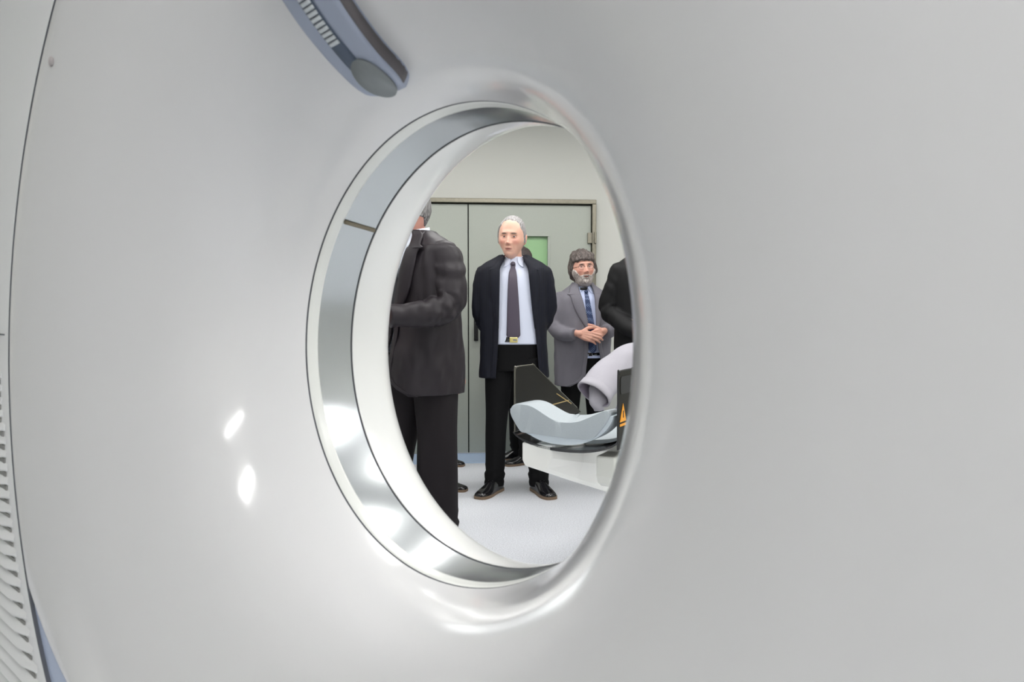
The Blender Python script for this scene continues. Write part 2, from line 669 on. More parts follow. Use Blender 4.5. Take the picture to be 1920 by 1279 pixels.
# control arm that hugs the flare at the top of the bore
def prof_at(s):
    """s: arc length along the flare from the bore ring outwards -> (y, r, normal)"""
    P = cr(FRONT, 200)[::-1]
    d = np.r_[0, np.cumsum(np.hypot(*(np.diff(P, axis=0).T)))]
    y = np.interp(s, d, P[:, 0]); r = np.interp(s, d, P[:, 1])
    e = .004
    t = np.array([np.interp(s + e, d, P[:, 0]) - np.interp(s - e, d, P[:, 0]), np.interp(s + e, d, P[:, 1]) - np.interp(s - e, d, P[:, 1])])
    t /= np.linalg.norm(t)
    return y, r, np.array([t[1] * -1, t[0]]) if True else None


ARM_A = math.radians(94.2)


def armp(s, wdt, off):
    """s along the flare, wdt sideways in metres (+ = image left), off out of the surface"""
    y, r, n = prof_at(s)
    # n points into the void: towards -y / smaller r
    n = n / np.linalg.norm(n)
    y2, r2 = y + n[0] * off, r + n[1] * off
    return Vector(gpol(y2, r2, ARM_A + wdt / max(r, .2)))


S0, S1 = .071, .52


def arm_half(s):
    # rounded nose at the bore end
    t = (s - S0)
    w0 = .0445 + .010 * min(1, max(0, (s - .15) / .3))
    if t < .055:
        u = 1 - t / .055
        return w0 * math.sqrt(max(1 - u * u, 0.0))
    return w0


rows = []
ss = [S0 + .055 * (1 - math.cos(PI / 2 * i / 14)) for i in range(15)] + list(np.linspace(S0 + .062, S1, 34))
for s in ss:
    hw = max(arm_half(s), .0008)
    lift = .024 * min(1, math.sqrt(max((s - S0), 0) / .03 + .02))
    row = []
    for t, o in ((-1.06, -.003), (-1.05, .35), (-1.0, .78), (-.93, .97), (-.8, 1.0), (-.4, 1.02), (0, 1.03), (.4, 1.02), (.8, 1.0), (.93, .97), (1.0, .78), (1.05, .35), (1.06, -.003)):
        row.append(armp(s, hw * t, lift * o if o > 0 else -.003))
    rows.append(row)
g = G(); g.grid(rows, cap=False)
arm = g.obj('control_arm', M['arm'], gantry)
arm['label'] = 'blue-grey control arm with a row of keys'
# shaded flank of the arm, painted as a darker strip
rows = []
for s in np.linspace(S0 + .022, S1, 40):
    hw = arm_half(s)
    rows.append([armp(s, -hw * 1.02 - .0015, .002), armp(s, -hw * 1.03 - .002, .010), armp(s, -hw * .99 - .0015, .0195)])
g = G(); g.grid(rows); o = g.obj('shade_strip', M['arm_shade'], arm)
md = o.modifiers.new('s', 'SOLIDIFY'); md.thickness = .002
# dark inlay with the keys
CW = .0045
def inlay(name, s0, s1, hw, off, m, n=24, wc=CW):
    rows = []
    for s in np.linspace(s0, s1, n):
        rows.append([armp(s, wc + hw * t, off) for t in (-1, -.33, .33, 1)])
    g = G(); g.grid(rows)
    o = g.obj(name, m, arm)
    md = o.modifiers.new('s', 'SOLIDIFY'); md.thickness = .0012; md.offset = 0
    return o
inlay('key_strip', S0 + .066, S1 - .03, .0125, .0257, M['slate'])
rows = []
for k in range(15):
    ca = 2 * PI * k / 15
pad_c = S0 + .047
v = [armp(pad_c, -.004, .0262)]
for k in range(40):
    a = 2 * PI * k / 40
    v.append(armp(pad_c + .034 * math.cos(a), -.004 + .0285 * math.sin(a), .0262 if math.cos(a) > -.6 else .0258))
g = G(); g.add(v, [(0, 1 + k, 1 + (k + 1) % 40) for k in range(40)])
o = g.obj('round_pad', M['arm_pad'], arm)
md = o.modifiers.new('s', 'SOLIDIFY'); md.thickness = .003; md.offset = 0
o['label'] = 'plain round grey pad at the tip of the arm'
for k in range(36):
    s = S0 + .110 + .0066 * k
    if s > S1 - .08:
        break
    rows = []
    for u in (-1, -.6, .6, 1):
        rows.append([armp(s + .0019 * u, CW + .0098 * t, .0268 + (.0012 if abs(u) < .9 and abs(t) < .95 else 0)) for t in (-1, -.8, .8, 1)])
    g = G(); g.grid(rows)
    o = g.obj('key', M['key'], arm)
    md = o.modifiers.new('s', 'SOLIDIFY'); md.thickness = .0012

# ================================================================== THE PATIENT TABLE
TA = math.radians(30)
TC = (.176, 2.557)
table = thing('patient_table', 'white scanner table with grey foam head rest and smoky side shields', 'patient table', (TC[0], TC[1], 0), -TA)
# table frame: x right, y away from the scanner, z up
Z0 = .634


def arc_pts(hw, zt, zb, cx, n=32, p=2.0):
    out = []
    for i in range(n + 1):
        a = PI * i / n
        out.append((cx - hw * math.copysign(abs(math.cos(a)) ** (2 / 2.2), math.cos(a)), zt - (zt - zb) * abs(math.sin(a)) ** (2 / p)))
    return out


def arc_band(outer, inner, y0, y1, name, m, par, y_in=None):
    """thick U shaped channel between two arcs, extruded along y"""
    loop = outer + inner[::-1]
    g = G()
    rows = [[(x, y, z) for x, z in loop] for y in (y0, y0 + .004, y1 - .004, y1)]
    g.grid(rows, close_v=True)
    n = len(outer)
    base = len(g.v)
    for yy in (0, 3):
        for i in range(n - 1):
            a = yy * len(loop) + i
            b = yy * len(loop) + (2 * n - 1 - i)
            g.f.append((a, a + 1, b - 1, b))
    o = g.obj(name, m, par); sharp(o, 35)
    return o


CX = .005
cradle = arc_band(arc_pts(.222, .692, Z0, CX, p=1.5), arc_pts(.214, .692, Z0 + .012, CX, p=1.5), .03, .60, 'cradle', M['carbon'], table)
cradle['label'] = 'black curved cradle shell'
tray_top = [(-.209, .776), (-.192, .744), (-.165, .708), (-.152, .702), (-.12, .700), (-.03, .696), (.08, .695), (.115, .697), (.145, .706), (.165, .725), (.19, .758), (.209, .791)]
n_t = 33
tray_arc = arc_pts(.2135, .79, Z0 + .034, CX, p=1.6)
tt = cr(tray_top, n_t)
tray = arc_band(tray_arc, [tuple(p) for p in tt], -.004, .10, 'tray', M['tray'], table)
tray['label'] = 'pale blue-grey tray under the foam'
# foam head rest: bowl shaped top, flat front
top = [(-.209, .783), (-.203, .797), (-.19, .808), (-.17, .813), (-.14, .813), (-.115, .808), (-.09, .797), (-.06, .781), (-.026, .766), (.018, .757), (.06, .757), (.095, .764), (.128, .778), (.16, .794), (.185, .806), (.2, .811), (.209, .802)]
bot = [(-.209, .775), (-.203, .760), (-.192, .742), (-.178, .722), (-.165, .706), (-.152, .701), (-.12, .699), (-.08, .697), (-.03, .695), (.018, .694), (.05, .694), (.08, .694), (.115, .696), (.145, .705), (.165, .724), (.19, .757), (.209, .79)]
T2 = cr(top, 60); B2 = cr(bot, 60)
rows = []
for y, inset in ((-.012, .010), (-.010, .004), (-.004, .001), (.004, 0), (.05, 0), (.092, .003), (.098, .012)):
    dz = sstep(y, .0, .1)
    loop = []
    cen = np.array([0, .75])
    for p in list(T2) + list(B2[::-1]):
        q = np.array(p)
        d = cen - q
        q = q + d / np.linalg.norm(d) * inset
        u2 = min(1.0, abs(q[0] / .2)) ** 2
        up_z = dz * (.017 * (1 - u2) - .006 * u2) if p[1] > .756 else 0
        loop.append((q[0], y, q[1] + up_z))
    rows.append(loop)
g = G(); g.grid(rows, close_v=True)
L = len(rows[0]); n2 = 60
for r_ in (0, len(rows) - 1):
    for i in range(n2 - 1):
        g.f.append((r_ * L + i, r_ * L + i + 1, r_ * L + L - 2 - i, r_ * L + L - 1 - i))
foam = g.obj('head_rest', M['foam'], table); sharp(foam, 38)
foam['label'] = 'light grey foam head rest with a dished top'
# mattress behind the rest
arc_band([(x, z) for x, z in arc_pts(.19, .695, .652, CX)], [(x, z + .012) for x, z in arc_pts(.185, .688, .657, CX)], .14, .58, 'mattress', M['foam'], table)


# side shields
def shield(s):
    x = -.196 if s < 0 else .232
    out = [(.0, .70), (.0, .932), (.006, .946), (.02, .952), (.14, .952), (.163, .948), (.18, .935), (.58, .725), (.62, .70)]
    if s > 0:
        out = [(.0, .668)] + out[1:-1] + [(.60, .668)]
    g = G()
    th = .007
    rows = [[(x + th / 2 * k, y + .01, z) for y, z in out] for k in (-1, 1)]
    g.grid(rows, close_v=True)
    g.f.append(tuple(range(len(out)))); g.f.append(tuple(range(len(out), 2 * len(out))))
    o = g.obj('side_shield', M['smoky'], table, smooth=False)
    o['label'] = 'smoky translucent side shield'
    # raised edge bead
    pth = [(x, y + .01, z) for y, z in out[:8]]
    g = G()
    g.grid(tube_rings(pth, [.0038] * 8, n=70, seg=8, up=(1, 0, 0)), close_v=True, cap=True)
    e = g.obj('edge_bead', M['black'] if s > 0 else M['olive'], o)
    # darker inset window of the shield
    ins = [(.02, .74), (.02, .93), (.028, .943), (.04, .948), (.12, .948), (.135, .943), (.145, .93), (.30, .83), (.30, .74)]
    xx = x + (-.0045 if s < 0 else .0045)
    if s > 0:
        ins = [(.022, .872), (.022, .925), (.03, .930), (.10, .930), (.112, .925), (.112, .872), (.10, .862), (.032, .862)]
    else:
        xx = x + .0045
    return o, x


sh, xl_ = shield(-1)
# amber print lines low on the left shield
g = G()
for a, b in (((.37, .812), (.52, .752)), ((.33, .768), (.49, .770))):
    p = np.array([xl_ + .0048, a[0], a[1]]); q = np.array([xl_ + .0048, b[0], b[1]])
    capsule(g, p, q, .0022, .0022, 6)
o = g.obj('printed_line', M['amber'], sh)
sh2, xr_ = shield(1)
# dark insert and orange warning triangle on the right shield
rows = []
def plate(name, pts, x, m, par, th=.0016):
    g = G(); n = len(pts)
    g.add([(x - th / 2, y, z) for y, z in pts] + [(x + th / 2, y, z) for y, z in pts],
          [tuple(range(n)), tuple(range(2 * n - 1, n - 1, -1))] + [(i, (i + 1) % n, n + (i + 1) % n, n + i) for i in range(n)])
    return g.obj(name, m, par, smooth=False)
plate('dark_insert', [(.028, .868), (.022, .88), (.022, .925), (.03, .932), (.125, .932), (.135, .925), (.135, .88), (.128, .868)], xr_ + .0048, M['black'], sh2)
wz = .755
tri = plate('warning_sign', [(.018, wz + .012), (.080, wz + .012), (.049, wz + .078)], xr_ + .0048, M['orange'], sh2)
tri['label'] = 'small orange warning triangle'
plate('warning_mark', [(.046, wz + .026), (.052, wz + .026), (.053, wz + .052), (.045, wz + .052)], xr_ + .006, M['black'], tri)
plate('warning_bar', [(.018, wz - .004), (.080, wz - .004), (.080, wz + .005), (.018, wz + .005)], xr_ + .0048, M['orange'], tri)

# white overhanging body: blunt nose, keel sloping down to the floor at the back
g = G()
st_ = [(.03, -.175, -.065, .585, .555, .655), (.14, -.185, .02, .57, .50, .655), (.5, -.20, .20, .50, .345, .655), (.75, -.22, .24, .40, .25, .645), (.92, -.22, .26, .32, .19, .625), (1.02, -.21, .26, .28, .16, .61)]
rows = []
for y, x0, x1, zl, zr, zt in st_:
    rows.append([(x0, y, zt), (x0, y, zl), (x0 + .012, y, zl - .022 if zl > .03 else 0), (x1 - .012, y, max(zr - .006, 0)), (x1, y, zr + .01), (x1 + .02, y, (zr + zt) / 2), (x1 + .02, y, zt)])
g.grid(rows, close_v=True, cap=True)
body = g.obj('table_body', M['white_body'], table, smooth=False); bevel(body, .006)
body['label'] = 'white overhanging table body'
g = G(); g.box((.02, .40, .640), (.36, .5, .03)); o = g.obj('top_rail', M['white_body'], table, smooth=False); bevel(o, .006)
g = G(); g.box((.10, 1.13, .29), (.34, .34, .58)); o = g.obj('pedestal', M['white_body'], table, smooth=False); bevel(o, .02, 3)
# pivot bracket under the cradle
g = G()
rows = []
for x in (.13, .205):
    rows.append([(x, y, z) for y, z in [(.05, .63), (.05, .555), (.062, .525), (.09, .508), (.125, .508), (.15, .525), (.16, .555), (.16, .63)]])
g.grid(rows, close_v=True, cap=True)
o = g.obj('bracket', M['bracket'], table, smooth=False); bevel(o, .008, 3)
g = G(); g.box((.2085, .115, .58), (.006, .05, .07)); g.obj('bracket_slot', M['black'], table, smooth=False)

# ================================================================== PEOPLE
def head_points(nu, nv, hp):
    """grid of head surface points in head space (metres, face towards -y, centre at mid height)"""
    v, f = sphere_grid(nu, nv)
    d = np.array(v)
    a, b, c = hp.get('a', .078), hp.get('b', .098), hp.get('c', .128)
    ne = hp.get('ne', 2.25)
    p = d / (np.sum(np.abs(d) ** ne, axis=1) ** (1 / ne))[:, None] * np.array([a, b, c])
    # squarer skull sides
    x, y, z = p[:, 0].copy(), p[:, 1].copy(), p[:, 2].copy()
    lo = sstep(-z, .0, .115)
    jaw = hp.get('jaw', .26)
    x *= 1 - jaw * lo + .05 * np.exp(-((z + .03) / .03) ** 2)
    y = np.where(y > 0, y * (1 - .40 * lo) + .010 * sstep(z, -.02, .08), y)
    y -= .016 * lo * (d[:, 1] < 0) * np.clip(-d[:, 1], 0, 1)
    x *= 1 + .035 * np.exp(-((z - .05) / .05) ** 2)
    # flatter, fuller face front
    fr_ = np.clip(-d[:, 1], 0, 1) ** 1.5
    y -= .006 * fr_ * np.exp(-((z + .045) / .05) ** 2)

    def bump(cx, cz, sx, sz, h, sym=True):
        nonlocal y
        e = np.exp(-((x - cx) / sx) ** 2 - ((z - cz) / sz) ** 2)
        if sym and cx != 0:
            e = e + np.exp(-((x + cx) / sx) ** 2 - ((z - cz) / sz) ** 2)
        y = y - h * e * (d[:, 1] < 0)
    bump(0, .036, .042, .010, .006)          # brow ridge
    bump(.030, .029, .015, .007, .005)
    bump(.031, .008, .0165, .010, -.017)     # eye sockets
    bump(.047, -.022, .018, .016, .006)      # cheek bones
    bump(.044, -.058, .014, .022, -.006)
    bump(.029, -.048, .0045, .014, -.0035)   # fold from nose to mouth
    bump(.036, -.095, .012, .012, .005)      # jaw corners by the chin     # hollow cheeks
    bump(0, .012, .009, .022, .007)          # nose bridge
    bump(0, -.012, .010, .018, .018)
    bump(0, -.031, .0125, .011, .026)        # nose tip
    bump(.0125, -.035, .007, .007, .011)     # nostril wings
    bump(0, -.047, .013, .006, -.004)
    bump(0, -.0605, .022, .005, .0052)       # upper lip
    bump(0, -.0735, .019, .005, .0058)       # lower lip
    bump(0, -.067, .026, .0026, -.006)
    bump(.028, -.066, .007, .008, -.003)
    bump(0, -.083, .018, .006, -.005)
    bump(0, -.103, .022, .013, .009)         # chin
    bump(.026, -.045, .006, .018, -.002)
    p = np.stack([x, y, z], 1)
    return p, d, f


def skin_mat(name, base, flush, hp, lip=(168, 104, 96), brow=(110, 100, 92), browh=.0045):
    m = bpy.data.materials.new(name)
    m.use_nodes = True
    nt = m.node_tree
    b = nt.nodes['Principled BSDF']
    b.inputs['Roughness'].default_value = .42
    b.inputs['Subsurface Weight'].default_value = 0.08
    b.inputs['Subsurface Radius'].default_value = (.01, .004, .002)
    b.inputs['Subsurface Scale'].default_value = .5
    at = nt.nodes.new('ShaderNodeAttribute'); at.attribute_name = 'hp'
    cur = None
    n = nt.nodes.new('ShaderNodeTexNoise'); n.inputs['Scale'].default_value = 28
    nt.links.new(at.outputs['Vector'], n.inputs['Vector'])
    mx = nt.nodes.new('ShaderNodeMix'); mx.data_type = 'RGBA'
    mx.inputs[6].default_value = (*lin(base), 1); mx.inputs[7].default_value = (*lin(tuple(int(v * .93) for v in base)), 1)
    nt.links.new(n.outputs['Fac'], mx.inputs[0])
    cur = mx.outputs[2]

    def mask(c, r, col, amt, soft=.5, s2=1):
        nonlocal cur
        sv = nt.nodes.new('ShaderNodeVectorMath'); sv.operation = 'SUBTRACT'; sv.inputs[1].default_value = c
        nt.links.new(at.outputs['Vector'], sv.inputs[0])
        dv = nt.nodes.new('ShaderNodeVectorMath'); dv.operation = 'DIVIDE'; dv.inputs[1].default_value = r
        nt.links.new(sv.outputs[0], dv.inputs[0])
        ln = nt.nodes.new('ShaderNodeVectorMath'); ln.operation = 'LENGTH'
        nt.links.new(dv.outputs[0], ln.inputs[0])
        mr = nt.nodes.new('ShaderNodeMapRange'); mr.interpolation_type = 'SMOOTHSTEP'
        mr.inputs[1].default_value = 1 - soft; mr.inputs[2].default_value = 1 + soft * .4
        mr.inputs[3].default_value = amt; mr.inputs[4].default_value = 0
        nt.links.new(ln.outputs['Value'], mr.inputs[0])
        mm = nt.nodes.new('ShaderNodeMix'); mm.data_type = 'RGBA'
        nt.links.new(mr.outputs[0], mm.inputs[0])
        nt.links.new(cur, mm.inputs[6])
        mm.inputs[7].default_value = (*lin(col), 1)
        cur = mm.outputs[2]
    for s in (-1, 1):
        mask((s * .042, -.08, -.025), (.028, .05, .024), flush, .75, .9)
        mask((s * .079, .01, .0), (.02, .03, .04), flush, .6, .6)
        mask((s * .031, -.09, .000), (.020, .03, .010), tuple(int(v * .74) for v in flush), .6, .8)  # eye bags and socket shade painted into the skin colour
        if browh:
            mask((s * .031, -.095, .0270), (.0195, .04, browh), brow, .9, .5)
    mask((0, -.11, -.03), (.016, .03, .020), flush, .8, .8)
    mask((0, -.10, -.0675), (.0245, .03, .0085), lip, .85, .4)
    mask((0, -.10, -.0675), (.0235, .03, .0016), (84, 44, 42), .9, .5)
    nt.links.new(cur, b.inputs['Base Color'])
    return m


def make_hand(g, wrist, fwd, back, thumb_side, curl=(.5, .6, .5), spread=.0, sc=1.0, thumb=(.5, .3), th_dir=None):
    """palm, four unequal jointed fingers and a thumb leaving the side of the palm.
    fwd: wrist->knuckles, back: direction the back of the hand faces, thumb_side: direction of the thumb"""
    W = Vector(wrist); F = Vector(fwd).normalized(); B = Vector(back)
    B = (B - F * B.dot(F)).normalized()
    S = F.cross(B)
    if S.dot(Vector(thumb_side)) < 0:
        S = -S
    k = sc
    xs = [.028, .0095, -.0095, -.0275]
    kn = [.088, .092, .087, .079]
    ln = [(.043, .026, .020), (.047, .030, .021), (.043, .028, .020), (.034, .021, .018)]
    rr = [.0098, .0100, .0095, .0085]
    for i in range(4):
        K = W + F * kn[i] * k + S * xs[i] * k + B * (.003 if i in (1, 2) else 0) * k
        chain(g, [W + S * xs[i] * .55 * k, W + F * .045 * k + S * xs[i] * .85 * k, K], [.014 * k, .0145 * k, .0115 * k])
        d = (F + S * spread * (1.5 - i)).normalized()
        p = K
        ang = 0
        for j in range(3):
            ang += curl[j] * (1 + .08 * i)
            dd = d * math.cos(ang) - B * math.sin(ang)
            q = p + dd * ln[i][j] * k
            capsule(g, p, q, rr[i] * k * (1 - .06 * j), rr[i] * k * (1 - .06 * (j + 1)))
            p = q
    # palm pad
    capsule(g, W + F * .03 * k + S * .018 * k - B * .006 * k, W + F * .065 * k + S * .022 * k - B * .004 * k, .014 * k, .012 * k)
    t0 = W + F * .018 * k + S * .022 * k
    t1 = t0 + (F * .55 + S * .75 - B * .25).normalized() * .044 * k
    td = Vector(th_dir).normalized() if th_dir else (F * .85 + S * .35 - B * .35).normalized()
    t2 = t1 + td * .032 * k
    t3 = t2 + (td - B * .3).normalized() * .026 * k
    chain(g, [t0, t1, t2, t3], [.0155 * k, .0125 * k, .0112 * k, .0095 * k])


class Sec:
    """torso described by rounded sections: z, half width, half depth, y centre, exponent"""

    def __init__(s, rows):
        s.z = np.array([r[0] for r in rows], float)
        s.R = np.array(rows, float)
        zz = np.linspace(0, len(rows) - 1, 200)
        s.D = cr(s.R, 200)
        s.D = s.D[np.argsort(s.D[:, 0])]

    def at(s, z):
        return [float(np.interp(z, s.D[:, 0], s.D[:, k])) for k in (1, 2, 3, 4)]

    def fy(s, x, z, off=0.0):
        a, b, cy, n = s.at(z)
        u = min(abs(x) / a, .999)
        return cy - b * (1 - u ** n) ** (1 / n) - off

    def pt(s, ang, z, off=0.0):
        a, b, cy, n = s.at(z)
        c, t = math.cos(ang), math.sin(ang)
        return np.array([(a + off) * math.copysign(abs(c) ** (2 / n), c), cy + (b + off) * math.copysign(abs(t) ** (2 / n), t), z])

    def ang_of(s, x, z):
        a, b, cy, n = s.at(z)
        u = max(-.999, min(.999, x / a))
        return -math.acos(math.copysign(abs(u) ** (n / 2), u))


def fold(p, amp, seed=0.0):
    """soft cloth folds: stretched vertical noise"""
    return amp * (noise.noise(Vector((p[0] * 11 + seed, p[1] * 11, p[2] * 3.2))) + .5 * noise.noise(Vector((p[0] * 24 + seed, p[1] * 24, p[2] * 9))))


def coat_shell(name, sec, z0, z1, xl, xr, m, par, amp=.006, rows=70, cols=84, thick=.006, seed=0.0, hem_round=0.0):
    R = []
    for i in range(rows):
        z = z0 + (z1 - z0) * i / (rows - 1)
        ar = sec.ang_of(xr(z), z)
        al = sec.ang_of(xl(z), z)
        row = []
        for j in range(cols + 1):
            t = j / cols
            # right edge -> right side -> back -> left side -> left edge
            a = ar + (2 * PI + al - ar) * t
            p = sec.pt(a, z)
            edge = min(t, 1 - t)
            nrm = np.array([math.cos(a), math.sin(a), 0])
            zz = z
            if hem_round and edge < .07:
                zz = z + hem_round * (1 - edge / .07) ** 2 * max(0, 1 - (z - z0) / .12)
            k = 1.0 if edge > .04 else edge / .04
            p = p + nrm * fold(p, amp, seed) * (.35 + .65 * k) * (1.0 if z < 1.45 else .4)
            p[2] = zz
            row.append(p)
        R.append(row)
    g = G(); g.grid(R)
    o = g.obj(name, m, par)
    md = o.modifiers.new('s', 'SOLIDIFY'); md.thickness = thick; md.offset = -1
    return o


def sleeve_rings(pts, radii, seed, elbow, crease, amp=.004, n=70, seg=34):
    def disp(t, th, X):
        e = math.exp(-((t - elbow) / .12) ** 2)
        q_ = noise.noise(Vector((math.cos(th) * 1.6 + seed, math.sin(th) * 1.6, t * 9)))
        w_ = e * .0060 * crease * math.sin(t * 48 + 2.6 * math.sin(th) + seed + 3.5 * q_) * (0.5 + .9 * q_)
        c2 = math.exp(-((t - .2) / .10) ** 2) * .0015 * crease * math.sin(t * 46 + 3.1 * math.cos(th) + seed)
        return w_ + c2 + amp * noise.noise(Vector((X[0] * 14 + math.cos(th) + seed, X[1] * 14 + math.sin(th), X[2] * 7)))
    rings = tube_rings(pts, radii, n=n, seg=seg, disp=disp)
    T = np.mean(rings[0], axis=0) - np.mean(rings[1], axis=0)
    T /= np.linalg.norm(T)
    c0 = np.mean(rings[0], axis=0)
    cap = []
    for k in (3, 2, 1):
        a = PI / 2 * k / 3.2
        cap.append([c0 + (np.array(p) - c0) * math.cos(a) + T * radii[0] * .75 * math.sin(a) for p in rings[0]])
    return cap + rings


def fused_jacket(sec, z0, z1, xl, xr, sleeves, m, par, amp=.006, seed=0.0, voxel=.0075, hem_round=0.0, name='jacket'):
    """torso and both sleeves grown together; front opening cut, edges covered by facings"""
    g = G()
    closed_shell(g, sec, z0 - .03, z1, 0, rows=60, cols=72)
    for k, (pts, rad, elbow, crease) in enumerate(sleeves):
        g.grid(sleeve_rings(pts, rad, seed + 2.3 * k, elbow, crease), close_v=True, cap=True)
    o = remeshed(g, name, voxel, 4, m, par)
    me = o.data
    bm = bmesh.new(); bm.from_mesh(me)
    dead = []
    for f in bm.faces:
        c = f.calc_center_median()
        if c.z < z0 or c.z > z1 - .012:
            if abs(c.x) < .24:
                dead.append(f)
            continue
        cut = 0.0
        if hem_round and c.z < z0 + .10:
            cut = hem_round * (1 - (c.z - z0) / .10) ** 2
        if xl(c.z) - cut - .008 < c.x < xr(c.z) + cut + .008 and c.y < 0:
            fy = sec.fy(c.x, c.z)
            if abs(c.y - fy) < .022:
                dead.append(f)
    bmesh.ops.delete(bm, geom=dead, context='FACES')
    bv = [(v, [e.other_vert(v) for e in v.link_edges if e.is_boundary]) for v in bm.verts if v.is_boundary]
    for _ in range(14):                       # even out the cut edges
        new = [(v, (v.co * .5 + (nb[0].co + nb[1].co) * .25)) for v, nb in bv if len(nb) == 2]
        for v, c in new:
            v.co = c
    bm.normal_update()
    for v in bm.verts:
        p = v.co
        n = v.normal
        f_ = amp * (noise.noise(Vector((p.x * 10 + seed, p.y * 10, p.z * 3.4))) + .55 * noise.noise(Vector((p.x * 24 + seed, p.y * 24, p.z * 11))))
        if p.z > 1.46:
            f_ *= .3
        v.co = p + n * f_
    bm.to_mesh(me); bm.free()
    for p in me.polygons:
        p.use_smooth = True
    md = o.modifiers.new('s', 'SOLIDIFY'); md.thickness = .005; md.offset = -1
    # facings down both front edges
    for f, d in ((xl, -1), (xr, 1)):
        rows = []
        for z in np.linspace(z1 - .02, z0, 26):
            cut = hem_round * (1 - (z - z0) / .10) ** 2 if hem_round and z < z0 + .10 else 0
            x = f(z) + d * cut
            rows.append((z, min(x, x + d * .032), max(x, x + d * .032)))
        patch('facing', sec, rows, .0055, m, o, thick=.004, nx=4, sm=False)
    return o


def closed_shell(g, sec, z0, z1, off=0.0, rows=50, cols=56, amp=0.0, seed=0.0):
    R = []
    for i in range(rows):
        z = z0 + (z1 - z0) * i / (rows - 1)
        row = []
        for j in range(cols):
            a = 2 * PI * j / cols
            p = sec.pt(a, z, off)
            if amp:
                p = p + np.array([math.cos(a), math.sin(a), 0]) * fold(p, amp, seed)
            row.append(p)
        R.append(row)
    g.grid(R, close_v=True, cap=True)


def patch(name, sec, rows, off, m, par, thick=.004, nx=10, lift=None, up=5, sm=True):
    """cloth piece lying on the front of a torso: rows of (z, x_left, x_right)"""
    D = cr(rows, (len(rows) - 1) * up + 1) if sm else np.array(rows, float)
    R = []
    n = len(D)
    for i, (z, a, b) in enumerate(D):
        row = []
        for j in range(nx + 1):
            t = j / nx
            x = a + (b - a) * t
            o = off + (lift(i / (n - 1), t) if lift else 0)
            row.append((x, sec.fy(x, z) - o, z))
        R.append(row)
    g = G(); g.grid(R)
    ob = g.obj(name, m, par)
    md = ob.modifiers.new('s', 'SOLIDIFY'); md.thickness = thick; md.offset = 0
    return ob


def sleeve(name, pts, radii, m, par, amp=.006, seed=0.0, elbow=.5, squash=1.0, n=64, seg=36, up=(0, -1, 0), crease=1.0):
    def disp(t, th, X):
        e = math.exp(-((t - elbow) / .16) ** 2)
        w_ = e * .006 * crease * math.sin(t * 58 + 2.2 * math.sin(th) + seed) * (0.55 + .45 * math.cos(th + seed))
        q = (X[0] * 1 + math.cos(th) * .06, X[1] + math.sin(th) * .06, X[2])
        return w_ + amp * (noise.noise(Vector((q[0] * 14 + seed, q[1] * 14, q[2] * 7))) + .6 * noise.noise(Vector((q[0] * 30 + seed, q[1] * 30, q[2] * 16))))
    rings = tube_rings(pts, radii, n=n, seg=seg, squash=squash, disp=disp, up=up)
    # rounded shoulder cap
    c0 = np.mean(rings[0], axis=0)
    cap = []
    T = np.mean(rings[0], axis=0) - np.mean(rings[1], axis=0)
    T /= np.linalg.norm(T)
    for k in (3, 2, 1):
        a = PI / 2 * k / 3.2
        cap.append([c0 + (np.array(p) - c0) * math.cos(a) + T * radii[0] * .75 * math.sin(a) for p in rings[0]])
    # turned-in cuff
    c1 = np.mean(rings[-1], axis=0)
    inn = [[c1 + (np.array(p) - c1) * .88 for p in rings[-1]], [np.mean(rings[-3], axis=0) + (np.array(p) - np.mean(rings[-3], axis=0)) * .86 for p in rings[-3]]]
    R = cap + rings + inn
    g = G(); g.grid(R, close_v=True)
    g.f.append(tuple(range(seg)))
    return g.obj(name, m, par)


def leg_rings(hip, knee, ankle, r0, r1, r2, seed=0.0, amp=.005):
    def disp(t, th, X):
        br = .010 * math.exp(-((t - .97) / .04) ** 2) * math.sin(th * 2 + seed) + .006 * math.exp(-((t - .92) / .05) ** 2) * math.sin(t * 90)
        cr_ = .004 * math.exp(-((math.sin((th - PI / 2) / 2)) / .12) ** 2)
        return br + cr_ + amp * noise.noise(Vector((X[0] * 6 + math.cos(th) * 1.2 + seed, math.sin(th) * 1.2, X[2] * 4)))
    return tube_rings([hip, knee, ankle], [r0, r1, r2], n=50, seg=28, disp=disp, up=(0, -1, 0))


def trousers(name, sec, zt, legs, m, par, seed=0.0):
    g = G()
    closed_shell(g, sec, .80, zt, 0.0, rows=14, cols=40)
    for k, (hip, knee, ankle, r0, r1, r2) in enumerate(legs):
        g.grid(leg_rings(hip, knee, ankle, r0, r1, r2, seed + k * 3), close_v=True, cap=True)
    return g.obj(name, m, par)


